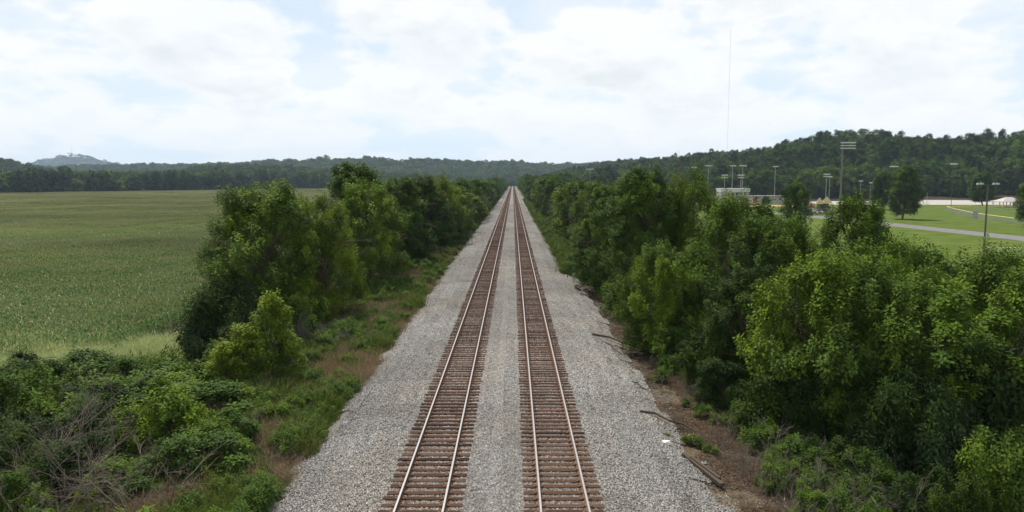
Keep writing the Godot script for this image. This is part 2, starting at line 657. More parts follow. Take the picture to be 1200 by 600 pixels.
func make_materials() -> void:
	var soil_mat := patchy("soil", Color.WHITE, [Color(0.55, 0.53, 0.5), Color(0.8, 0.79, 0.76), Color(0.98, 0.98, 0.95)], 0.03, 0.45, 0.95, 4.0)
	soil_mat.vertex_color_use_as_albedo = true
	patchy("ballast", Color.WHITE, [lin(0.08, 0.078, 0.073), lin(0.17, 0.163, 0.153), lin(0.27, 0.26, 0.245)], 0.09, 0.9, 0.95, 3.0)
	patchy("stained_ballast", Color.WHITE, [lin(0.06, 0.046, 0.038), lin(0.12, 0.094, 0.08), lin(0.2, 0.165, 0.14)], 0.09, 0.9, 0.95, 3.0)
	var stone := plain("stone", Color.WHITE, 0.9)
	stone.vertex_color_use_as_albedo = true
	for k in 4:
		var a: Array = [[0.060, 0.037, 0.028], [0.080, 0.048, 0.035], [0.036, 0.025, 0.021], [0.090, 0.063, 0.050]][k]
		var m := patchy("timber_%d" % k, Color.WHITE, [lin(a[0] * 0.55, a[1] * 0.55, a[2] * 0.55), lin(a[0], a[1], a[2]), lin(a[0] * 1.5, a[1] * 1.45, a[2] * 1.4)], 0.02, 0.6, 0.9, 1.5)
		m.uv1_scale = Vector3(0.5, 3.0, 4.0)
	patchy("rust", Color.WHITE, [lin(0.075, 0.045, 0.032), lin(0.125, 0.076, 0.052), lin(0.175, 0.115, 0.08)], 0.05, 1.5, 0.85)
	plain("rail_top", lin(0.37, 0.36, 0.37), 0.4, 0.85)
	patchy("bark", Color.WHITE, [lin(0.05, 0.04, 0.03), lin(0.11, 0.09, 0.07), lin(0.18, 0.155, 0.125)], 0.03, 1.5, 0.95, 2.0)
	patchy("dead_wood", Color.WHITE, [lin(0.09, 0.08, 0.068), lin(0.16, 0.145, 0.125), lin(0.24, 0.22, 0.195)], 0.03, 2.0, 0.95)
	patchy("dark_wood", Color.WHITE, [lin(0.03, 0.025, 0.02), lin(0.07, 0.058, 0.045), lin(0.13, 0.11, 0.085)], 0.03, 2.0, 0.95)
	patchy("brush_wood", Color.WHITE, [lin(0.10, 0.082, 0.066), lin(0.17, 0.14, 0.115), lin(0.25, 0.215, 0.18)], 0.03, 2.0, 0.95)
	leafy("leaf_green", lin(0.088, 0.146, 0.024), 0.32)
	leafy("leaf_bright", lin(0.134, 0.206, 0.029), 0.36)
	leafy("leaf_yellow", lin(0.168, 0.225, 0.028), 0.38)
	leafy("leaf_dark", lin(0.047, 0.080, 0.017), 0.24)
	leafy("leaf_bluish", lin(0.038, 0.066, 0.022), 0.25)
	leafy("leaf_pine", lin(0.044, 0.070, 0.024), 0.15)
	leafy("corn", lin(0.300, 0.275, 0.150), 0.4, 0.45).metallic_specular = 0.22
	leafy("grass", lin(0.105, 0.145, 0.032), 0.4, 0.6)
	leafy("straw", lin(0.250, 0.200, 0.135), 0.3, 0.8)
	patchy("lawn", Color.WHITE, [lin(0.042, 0.070, 0.012), lin(0.058, 0.090, 0.014), lin(0.066, 0.098, 0.016), lin(0.085, 0.105, 0.026), lin(0.10, 0.105, 0.04)], 0.01, 0.02, 0.95)
	patchy("asphalt", Color.WHITE, [lin(0.11, 0.11, 0.112), lin(0.14, 0.14, 0.143), lin(0.17, 0.17, 0.173)], 0.02, 0.05, 0.9)
	patchy("pale_gravel", Color.WHITE, [lin(0.25, 0.24, 0.228), lin(0.31, 0.30, 0.285), lin(0.37, 0.36, 0.345)], 0.02, 0.03, 0.9)
	patchy("clay", Color.WHITE, [lin(0.26, 0.16, 0.10), lin(0.32, 0.20, 0.125), lin(0.38, 0.25, 0.16)], 0.02, 0.05, 0.95)
	plain("galvanised", lin(0.36, 0.37, 0.37), 0.5, 0.4)
	plain("dark_pole", lin(0.075, 0.07, 0.065), 0.7)
	plain("pale_pole", lin(0.42, 0.42, 0.41), 0.6)
	plain("wood_pole", lin(0.13, 0.12, 0.105), 0.85)
	plain("lamp_white", lin(0.50, 0.50, 0.485), 0.4)
	plain("white_paint", lin(0.52, 0.51, 0.49), 0.6)
	plain("cream_paint", lin(0.33, 0.30, 0.265), 0.7)
	plain("grey_paint", lin(0.27, 0.28, 0.27), 0.6)
	plain("yellow_plastic", lin(0.68, 0.55, 0.10), 0.5)
	plain("sand_roof", lin(0.62, 0.50, 0.26), 0.6)
	plain("red_paint", lin(0.32, 0.06, 0.05), 0.6)
	plain("roof_grey", lin(0.33, 0.31, 0.30), 0.8)
	plain("black_plastic", lin(0.02, 0.02, 0.02), 0.5)
	var glass := plain("dark_glass", lin(0.03, 0.035, 0.04), 0.08)
	glass.metallic_specular = 0.6
	var paint := plain("car_white", lin(0.72, 0.73, 0.74), 0.3)
	paint.clearcoat_enabled = true
	paint = plain("car_dark", lin(0.04, 0.045, 0.055), 0.25)
	paint.clearcoat_enabled = true
	paint = plain("car_red", lin(0.24, 0.03, 0.03), 0.3)
	paint.clearcoat_enabled = true
	paint = plain("car_silver", lin(0.42, 0.43, 0.44), 0.3, 0.3)
	paint.clearcoat_enabled = true
	plain("tyre", lin(0.025, 0.025, 0.025), 0.9)
	plain("litter_white", lin(0.75, 0.75, 0.73), 0.6)


func strip(x0: float, x1: float, d0: float, d1: float, lift: float, step := 12.0, cells := 1) -> ArrayMesh:
	var st := SurfaceTool.new()
	st.begin(Mesh.PRIMITIVE_TRIANGLES)
	var n := int(ceil((d1 - d0) / step))
	for j in n + 1:
		for i in cells + 1:
			var x := lerpf(x0, x1, float(i) / cells)
			var d := lerpf(d0, d1, float(j) / n)
			st.set_normal(Vector3.UP)
			st.add_vertex(Vector3(x, land(x, d) + lift, -d))
	for j in n:
		for i in cells:
			var k := j * (cells + 1) + i
			for q in [k, k + cells + 1, k + 1, k + 1, k + cells + 1, k + cells + 2]:
				st.add_index(q)
	return st.commit()


func polygon(points: Array, y: float) -> ArrayMesh:
	var flat := PackedVector2Array()
	for p in points:
		flat.append(Vector2(p[0], -p[1]))
	var s := Soup.new()
	var ix := Geometry2D.triangulate_polygon(flat)
	for i in range(0, ix.size(), 3):
		var q := []
		for k in 3:
			q.append(Vector3(flat[ix[i + k]].x, y, flat[ix[i + k]].y))
		s.tri(q[0], q[1], q[2], Vector3.UP, Vector3.UP, Vector3.UP)
	return s.mesh()


func make_ground() -> void:
	structure("ground", terrain(), mats.soil, "wide ground of dirt, grass and low wooded hills", "ground")
	# the ballast bed: crown, shoulders
	var s := Soup.new()
	var prof := [[-7.75, -1.05], [-7.25, -0.63], [-6.3, -0.40], [-5.5, -0.30], [-4.6, -0.25], [0.0, -0.235], [4.6, -0.25], [5.5, -0.30], [6.3, -0.40], [7.25, -0.63], [7.75, -1.05]]
	for i in prof.size() - 1:
		var a: Array = prof[i]
		var b: Array = prof[i + 1]
		var out := Vector3(a[1] - b[1], b[0] - a[0], 0).normalized()
		s.quad(Vector3(a[0], a[1], 60), Vector3(b[0], b[1], 60), Vector3(b[0], b[1], -1500), Vector3(a[0], a[1], -1500), out)
	var bed := structure("ballast_bed", s.mesh(), mats.ballast, "grey crushed stone bed under both railway tracks", "ballast")
	for side in [-1.0, 1.0]:
		var t := Soup.new()
		t.quad(Vector3(side * TRACK - 1.3, -0.229, 60), Vector3(side * TRACK + 1.3, -0.229, 60), Vector3(side * TRACK + 1.3, -0.229, -1500), Vector3(side * TRACK - 1.3, -0.229, -1500), Vector3.UP)
		part("stained_ballast", t.mesh(), mats.stained_ballast, bed)
	# loose stones
	var r := RandomNumberGenerator.new()
	r.seed = 41
	var heaps := []
	for k in 4:
		var cr := Crown.new()
		for i in 1250:
			var mid := Vector3(r.randf_range(-0.68, 0.68), r.randf_range(-0.008, 0.008), r.randf_range(-1.03, 1.03))
			var q := []
			var b := Basis(Vector3(r.randfn(), r.randfn(), r.randfn()).normalized(), r.randf() * TAU)
			var size := r.randf_range(0.020, 0.040)
			for a in [Vector3(1, 0, 0), Vector3(-1, 0, 0), Vector3(0, 1, 0), Vector3(0, -1, 0), Vector3(0, 0, 1), Vector3(0, 0, -1)]:
				q.append(mid + b * (a * size * r.randf_range(0.75, 1.3)))
			for f in [[0, 2, 4], [4, 2, 1], [1, 2, 5], [5, 2, 0], [4, 3, 0], [1, 3, 4], [5, 3, 1], [0, 3, 5]]:
				cr.v.append_array([q[f[0]], q[f[1]], q[f[2]]])
			var g := r.randf()
			var tone := lerpf(0.34, 0.62, r.randf()) if g < 0.72 else lerpf(0.13, 0.3, r.randf()) if g < 0.92 else lerpf(0.62, 0.85, r.randf())
			var warm := r.randf_range(-0.03, 0.045)
			for z in 24:
				cr.c.append(Color(tone * (1.0 + warm), tone, tone * (1.0 - warm * 1.4)))
		heaps.append(cr.leaf_mesh())
	var places := [[], [], [], []]
	var tints := [PackedColorArray(), PackedColorArray(), PackedColorArray(), PackedColorArray()]
	var d := 15.0
	while d < 330.0:
		for lane in [[-0.5, 0], [0.5, 0], [1.635, 1], [2.935, 1], [-1.635, 1], [-2.935, 1], [4.2, 0], [-4.2, 0], [5.4, 0], [-5.4, 0], [6.3, 0], [-6.3, 0], [7.15, 0], [-7.15, 0]]:
			var x: float = lane[0]
			var k := r.randi_range(0, 3)
			var a := absf(x)
			var tilt := 0.0
			var y := -0.232
			if a > 5.0:
				tilt = -signf(x) * [0.05, 0.12, 0.24][0 if a < 5.6 else 1 if a < 6.6 else 2]
				y = [-0.285, -0.385, -0.575][0 if a < 5.6 else 1 if a < 6.6 else 2]
			var jitter := r.randf_range(-0.22, 0.3) if a > 7.0 else 0.0
			places[k].append(Transform3D(Basis(Vector3(0, 0, 1), tilt) * Basis(Vector3.UP, PI * r.randi_range(0, 1)), Vector3(x + jitter, y, -d)))
			var t := r.randf_range(0.94, 1.04) * (1.0 + 0.28 * land_noise.get_noise_2d(x * 6.0, d * 2.0) + 0.2 * land_noise.get_noise_2d(x * 25.0 + 60.0, d * 9.0)) * 1.02
			if lane[1] == 1:
				tints[k].append(Color(0.56 * t, 0.48 * t, 0.43 * t))
			else:
				var stain := clampf(0.35 + land_noise.get_noise_2d(x * 12.0 + 200.0, d * 5.0) * 1.6, 0.0, 1.0)
				tints[k].append(Color(t * 0.58, t * lerpf(0.565, 0.54, stain), t * lerpf(0.54, 0.49, stain)))
		d += 2.0
	for k in 4:
		copies("ballast_stones", heaps[k], mats.stone, places[k], "loose grey crushed stones covering the railway bed", "ballast", bed, tints[k])


func make_tracks() -> void:
	var r := RandomNumberGenerator.new()
	r.seed = 5
	# rail section: half profile mirrored, [x, y], top of the rail is y = 0
	var prof := [[0.070, -0.172], [0.070, -0.160], [0.014, -0.140], [0.009, -0.05], [0.030, -0.040], [0.036, -0.028], [0.036, -0.008], [0.028, -0.002]]
	var web := Soup.new()
	var head := Soup.new()
	for sx in [-1.0, 1.0]:
		for i in prof.size() - 1:
			var a: Array = prof[i]
			var b: Array = prof[i + 1]
			var out := Vector3((b[1] - a[1]) * sx, a[0] - b[0], 0).normalized()
			(head if i == 6 else web).quad(Vector3(a[0] * sx, a[1], 60), Vector3(b[0] * sx, b[1], 60), Vector3(b[0] * sx, b[1], -1460), Vector3(a[0] * sx, a[1], -1460), out)
	head.quad(Vector3(-0.028, -0.002, 60), Vector3(0.028, -0.002, 60), Vector3(0.028, -0.002, -1460), Vector3(-0.028, -0.002, -1460), Vector3.UP)
	var web_mesh := web.mesh()
	var head_mesh := head.mesh()
	# sleepers: slightly uneven timbers
	var timbers := []
	for k in 8:
		var s := Soup.new()
		var p := []
		var l := r.randf_range(1.27, 1.32)
		var w := r.randf_range(0.105, 0.122)
		for y in [-0.17, 0.0]:
			for c in [[-l, -w], [l, -w], [l, w], [-l, w]]:
				p.append(Vector3(c[0] + r.randf_range(-0.02, 0.02), y + r.randf_range(-0.008, 0.006), c[1] + r.randf_range(-0.012, 0.012)))
		s.hexa(p)
		timbers.append(s.mesh())
	var plate := Soup.new()
	plate.box(Vector3.ZERO, Vector3(0.37, 0.022, 0.19))
	for c in [[-0.10, 0.06], [0.10, -0.06], [-0.15, -0.06], [0.15, 0.06]]:
		plate.box(Vector3(c[0], 0.025, c[1]), Vector3(0.035, 0.03, 0.03))
	for sx in [-0.085, 0.085]:
		plate.box(Vector3(sx, 0.016, 0), Vector3(0.03, 0.02, 0.185))
	plate.box(Vector3(0, 0.022, 0.135), Vector3(0.17, 0.05, 0.03))
	var plate_mesh := plate.mesh()
	for side in [-1.0, 1.0]:
		var t := thing("railway_track", "railway track of brown timber sleepers on the %s" % ("side of the crop field" if side < 0 else "side of the bare dirt bank and park"), "railway track", Vector3(side * TRACK, 0, 0))
		for sx in [-0.755, 0.755]:
			var rail := part("rail", web_mesh, mats.rust, t, Vector3(sx, 0, 0))
			part("rail_head", head_mesh, mats.rail_top, rail)
		var rest := []
		var plates := []
		var d := 16.0
		var n := 0
		while d < 1450.0:
			var at := Vector3(r.randf_range(-0.035, 0.035), -0.183 + r.randf_range(-0.012, 0.004), -d + r.randf_range(-0.035, 0.035))
			var turn := r.randf_range(-0.016, 0.016)
			var seen := d > 21.5
			if seen and n < 300:
				var o := part("sleeper", timbers[r.randi_range(0, 7)], mats["timber_%d" % r.randi_range(0, 3)], t, at, turn)
				n += 1
				if n <= 110:
					for sx in [-0.755, 0.755]:
						part("tie_plate", plate_mesh, mats.rust, o, Vector3(sx - at.x, 0.012, 0))
				else:
					for sx in [-0.755, 0.755]:
						plates.append(Transform3D(Basis(), Vector3(sx, at.y + 0.012, at.z)))
			else:
				rest.append(Transform3D(Basis(Vector3.UP, turn), at))
				for sx in [-0.755, 0.755]:
					plates.append(Transform3D(Basis(), Vector3(sx, at.y + 0.012, at.z)))
			d += 0.497
		copies("far_sleepers", timbers[0], mats.timber_1, rest, "", "", t)
		copies("far_tie_plates", plate_mesh, mats.rust, plates, "", "", t)


func make_plants() -> void:
	make_shoots("broad", 1, 8, 36, 0.75, 0.205, 0.135, 0.1, 0.19)
	make_shoots("upright", 2, 8, 36, 0.95, 0.215, 0.135, 0.15, 0.18)
	make_shoots("small", 3, 8, 34, 0.6, 0.17, 0.115, 0.1, 0.17)
	make_shoots("feather", 4, 6, 46, 0.9, 0.24, 0.07, 0.3, 0.2)
	make_shoots("middle", 5, 6, 16, 0.9, 0.40, 0.27, 0.1, 0.26)
	make_shoots("coarse", 6, 6, 11, 1.2, 0.85, 0.58, 0.1, 0.48)
	make_shoots("needle", 7, 6, 16, 1.3, 0.8, 0.26, 0.0, 0.35)
	grow("broad_a", make_crown(11, 11.0, 5.0, 0.03, 46, 42, "broad", {"lobe": 0.34}), 11.0, 4.3)
	grow("broad_b", make_crown(12, 10.0, 4.4, 0.04, 30, 44, "broad", {"lobe": 0.33}), 10.0, 3.8)
	grow("broad_c", make_crown(21, 11.0, 4.0, 0.03, 34, 40, "broad", {"lobe": 0.36}), 11.0, 3.5)
	grow("tall_a", make_crown(13, 12.0, 4.0, 0.06, 34, 42, "broad", {"pointed": 0.1, "lobe": 0.36}), 12.0, 3.5)
	grow("upright_a", make_crown(14, 9.0, 4.2, 0.05, 30, 40, "upright", {"upward": 0.9, "lobe": 0.32}), 9.0, 3.7)
	grow("overhanging", make_crown(22, 8.5, 5.0, 0.30, 36, 44, "upright", {"upward": 0.7, "lobe": 0.29}), 8.5, 4.5)
	grow("upright_b", make_crown(15, 8.0, 4.4, 0.04, 30, 40, "upright", {"upward": 0.8, "lobe": 0.31}), 8.0, 3.8)
	grow("viny", make_crown(16, 11.0, 3.8, 0.02, 36, 50, "small", {"lobe": 0.40, "upward": 0.3}), 11.0, 3.4)
	grow("shrub_a", make_crown(17, 3.4, 2.2, 0.03, 12, 40, "small", {"lobe": 0.40}), 3.4, 2.0)
	grow("shrub_b", make_crown(18, 3.0, 2.0, 0.03, 11, 34, "broad", {"lobe": 0.38, "scale": 0.7}), 3.0, 1.8)
	grow("sapling", make_crown(19, 5.2, 1.5, 0.1, 15, 14, "upright", {"upward": 1.1, "lobe": 0.34, "scale": 0.8, "pointed": 0.4}), 5.2, 1.4)
	grow("feathery", make_crown(20, 4.0, 3.4, 0.05, 16, 34, "feather", {"upward": 0.15, "lobe": 0.38, "scale": 1.2}), 4.0, 3.1)
	for k in 5:
		grow("middle_%d" % k, make_crown(30 + k, 11.0, 4.4, 0.03, 26, 30, "middle", {"lobe": 0.30 + 0.03 * (k % 3), "pointed": 0.12 * (k % 2), "upward": 0.4 + 0.2 * (k % 2)}), 11.0, 3.8)
	for k in 2:
		grow("park_%d" % k, make_crown(40 + k, 16.0, 5.4, 0.12, 52, 38, "middle", {"lobe": 0.27, "pointed": 0.3, "scale": 1.1}), 16.0, 4.8)
	for k in 5:
		grow("far_%d" % k, make_crown(50 + k, 18.0, 6.2, 0.10 + 0.05 * (k % 2), 22, 15, "coarse", {"lobe": 0.33, "upward": 0.5}), 18.0, 5.6)
	grow("far_pine", make_crown(58, 22.0, 4.2, 0.4, 16, 14, "needle", {"lobe": 0.4, "pointed": 0.35}), 22.0, 3.9)


func edge_d(x: float) -> float:   # the far edge of the crop field
	return 620.0 + (x + 480.0) * 2.2


func make_forests() -> void:
	var r := RandomNumberGenerator.new()
	r.seed = 77
	var masses := {}
	var shades := {}
	var put := func(mass: String, proto: String, x: float, d: float, tall: float, wide: float) -> void:
		var key := mass + "/" + proto
		if not masses.has(key):
			masses[key] = []
			shades[key] = PackedColorArray()
		var t := r.randf_range(0.62, 1.2)
		shades[key].append(Color(t * r.randf_range(0.85, 1.12), t, t * r.randf_range(0.8, 1.2)))
		masses[key].append(Transform3D(Basis(Vector3.UP, r.randf() * TAU).scaled(Vector3(wide / (2.0 * plants[proto][3]), tall / plants[proto][2], wide / (2.0 * plants[proto][3]))), Vector3(x, land(x, d) - 0.3, -d)))
	# wooded hill beyond the park, and the flat wood beside the line
	for i in 12000:
		var x := r.randf_range(16.0, 700.0)
		var d := r.randf_range(430.0, 1750.0)
		if x > d * 0.76 + 20.0 or r.randf() > 1.25 - d / 2400.0:
			continue
		var h := hills(x, d)
		if h < 1.2 and (d < 560.0 or x > 260.0 - (d - 560.0) * 0.1) and not (x < 70.0 and d > 480.0):
			continue
		if h < 1.2 and x > 40.0 and d < 640.0:
			continue
		var beside := clampf((x - 14.0) / 50.0, 0.0, 1.0)
		var pine := r.randf() < 0.16 and x > 80.0
		put.call("wooded_hillside", "far_pine" if pine else "far_%d" % r.randi_range(0, 4), x, d, (r.randf_range(10.0, 22.0) if not pine else r.randf_range(17.0, 26.0)) * lerpf(0.72, 1.0, beside), r.randf_range(7.0, 17.0) if not pine else r.randf_range(7.0, 10.0))
	# woods beyond the crop field, and the low hills behind them
	for i in 15000:
		var x := r.randf_range(-1250.0, -14.0)
		var d := r.randf_range(640.0, 1650.0)
		if x < -d * 0.76 - 20.0 or d < edge_d(x) + 10.0 or (d > edge_d(x) + 200.0 and hills(x, d) < 5.0):
			continue
		put.call("field_edge_wood", "far_pine" if r.randf() < 0.1 else "far_%d" % r.randi_range(0, 4), x, d, r.randf_range(14.0, 24.0), r.randf_range(10.0, 17.0))
	# the long wooded ridge on the horizon
	for i in 11000:
		var x := r.randf_range(-1900.0, 900.0)
		var d := r.randf_range(1750.0, 2700.0)
		if absf(x) > d * 0.72 + 20.0 or hills(x, d) < 6.0:
			continue
		put.call("distant_ridge_wood", "far_%d" % r.randi_range(0, 4), x, d, r.randf_range(11.0, 27.0), r.randf_range(13.0, 26.0))
	for i in 9000:
		var x := r.randf_range(-5000.0, -1700.0)
		var d := r.randf_range(5500.0, 6500.0)
		if x < -d * 0.72 or hills(x, d) < 20.0:
			continue
		put.call("hazy_hill_wood", "far_%d" % r.randi_range(0, 4), x, d, r.randf_range(8.0, 14.0), r.randf_range(16.0, 26.0))
	# trees closing the view where the line bends away
	for i in 900:
		var x := r.randf_range(-60.0, 60.0)
		var d := r.randf_range(1464.0, 1740.0)
		put.call("track_end_wood", "far_%d" % r.randi_range(0, 4), x, d, r.randf_range(10.0, 16.0), r.randf_range(9.0, 14.0))
	var words := {
		"wooded_hillside": "dense mixed wood covering the hill behind the park", "field_edge_wood": "dark wood on flat land and low hills beyond the crop field",
		"distant_ridge_wood": "bluish wooded ridge along the horizon behind everything", "hazy_hill_wood": "trees on the pale blue hill carrying a mast",
		"track_end_wood": "trees closing the view at the far end of the tracks"}
	for key in masses:
		var mass: String = key.get_slice("/", 0)
		var proto: String = key.get_slice("/", 1)
		var root: Node = get_node_or_null(mass)
		if root == null:
			root = thing(mass, words[mass], "wood")
			root.set_meta("kind", "stuff")
		copies("crowns", plants[proto][1], mats[{"far_pine": "leaf_pine", "far_1": "leaf_dark", "far_2": "leaf_bright"}.get(proto, "leaf_green")], masses[key], "", "", root, shades[key])
		copies("trunks", plants[proto][0], mats.bark, masses[key], "", "", root)
	# front rows, tree by tree
	for i in 48:
		var x := -500.0 + i * 5.0 + r.randf_range(-2.0, 2.0)
		var d := edge_d(x) + r.randf_range(0.0, 10.0)
		var low := i < 22 and i % 2 == 0
		plant("far_%d" % r.randi_range(0, 4), "field_edge_tree", "%s tree in the row edging the far side of the crop field" % ("low pale green" if low else "tall dark green"), "tree", "trees edging the far side of the crop field", Vector3(x, land(x, d), -d), r.randf_range(11, 16) if low else r.randf_range(18, 27), r.randf_range(10, 16), "leaf_bright" if low else "leaf_dark", r.randf() * TAU)
	for i in 46:
		var x := 150.0 + i * 6.2 + r.randf_range(-2.5, 2.5)
		var d := r.randf_range(536.0, 552.0) - maxf(0.0, x - 330.0) * 0.5
		var pale := r.randf() < 0.25
		plant("far_%d" % r.randi_range(0, 4), "hill_foot_tree", "%s broadleaf tree in the front row of the wood behind the park" % ("pale green" if pale else "dark green"), "tree", "front row of the wood behind the park", Vector3(x, land(x, d), -d), r.randf_range(15, 23), r.randf_range(10, 15), "leaf_bright" if pale else "leaf_green", r.randf() * TAU)


func make_field() -> void:
	var r := RandomNumberGenerator.new()
	r.seed = 23
	structure("field", polygon([[-16.0, 40.0], [-16.0, 1120.0], [-250.0, 1120.0], [-520.0, 640.0], [-700.0, 300.0], [-60.0, 40.0]], -2.86), mats.soil_field if mats.has("soil_field") else patchy("soil_field", Color.WHITE, [lin(0.06, 0.055, 0.03), lin(0.10, 0.09, 0.05), lin(0.14, 0.12, 0.07)], 0.02, 0.3), "flat soil of the crop field beside the railway", "field")
	var beds := []
	for k in 3:
		var cr := Crown.new()
		for row in 8:
			for i in 16:
				var base := Vector3((row + 0.5) * 0.76 - 3.04 + r.randf_range(-0.06, 0.06), 0, (i + r.randf()) * 0.38 - 3.04)
				var tall := r.randf_range(1.75, 2.2)
				var az := r.randf() * PI
				for l in 9:
					var t := 0.12 + l * 0.1
					var a := az + PI * (l % 2) + r.randf_range(-0.5, 0.5)
					var out := Vector3(cos(a), 0, sin(a))
					var sd := Vector3(-out.z, 0, out.x) * r.randf_range(0.035, 0.05)
					var b := base + Vector3.UP * tall * t
					var mid := b + out * r.randf_range(0.2, 0.3) + Vector3.UP * r.randf_range(0.16, 0.30)
					var tip := mid + out * r.randf_range(0.2, 0.35) - Vector3.UP * r.randf_range(-0.05, 0.3)
					cr.v.append_array([b - sd * 0.6, b + sd * 0.6, mid + sd, b - sd * 0.6, mid + sd, mid - sd, mid - sd, mid + sd, tip])
					var k2 := r.randf_range(0.62, 1.0)
					for q in 9:
						cr.c.append(Color(k2 * 0.22, k2 * 0.54, k2 * 0.17))
				for l in 7:    # tassel
					var a := r.randf() * TAU
					var out := Vector3(cos(a), 0, sin(a))
					var sd := Vector3(-out.z, 0, out.x) * 0.019
					var b := base + Vector3.UP * tall * 0.98
					cr.v.append_array([b - sd, b + sd, b + Vector3.UP * r.randf_range(0.18, 0.36) + out * r.randf_range(0.03, 0.2)])
					for q in 3:
						cr.c.append(Color(1.0, 0.96, 0.82))
		beds.append(cr.leaf_mesh())
	var places := [[], [], []]
	var tints := [PackedColorArray(), PackedColorArray(), PackedColorArray()]
	var d := 50.0
	while d < 1110.0:
		var x := -19.0
		while x > -d * 0.72 - 12.0 and d < edge_d(x) - 6.0:
			var near_edge := land_noise.get_noise_2d(x * 6.0, 3.0) * 5.0
			if x < -19.0 - 8.0 * clampf((110.0 - d) / 40.0, 0.0, 1.0) and d > 54.0 + near_edge:
				var k := r.randi_range(0, 2)
				var s := 1.0 + land_noise.get_noise_2d(x * 0.9, d * 0.5) * 0.4
				places[k].append(Transform3D(Basis(Vector3.UP, PI * r.randi_range(0, 1)).scaled(Vector3(1.0, s * r.randf_range(0.93, 1.07), 1.0)), Vector3(x, -2.9, -d)))
				var t := 1.0 + land_noise.get_noise_2d(x * 0.35 + 400.0, d * 0.8) * 0.5
				tints[k].append(Color(t * 1.02, t, t))
			x -= 6.0
		d += 6.0
	var root := thing("corn", "tall green corn with tan tassels filling the flat field", "crop")
	root.set_meta("kind", "stuff")
	for k in 3:
		copies("corn_rows", beds[k], mats.corn, places[k], "", "", root, tints[k])


# one plant from the photograph: pixel of its middle, pixel row of its top, its distance, width in metres
func placed(proto: String, called: String, label: String, category: String, group: String, px: float, top: float, d: float, wide: float, leaf: String, turn := 0.0) -> Node3D:
	var x := across(px, d, 4.0)
	var y := land(x, d) - 0.1
	return plant(proto, called, label, category, group, Vector3(x, y, -d), height_at(top, d) - y, wide, leaf, turn)


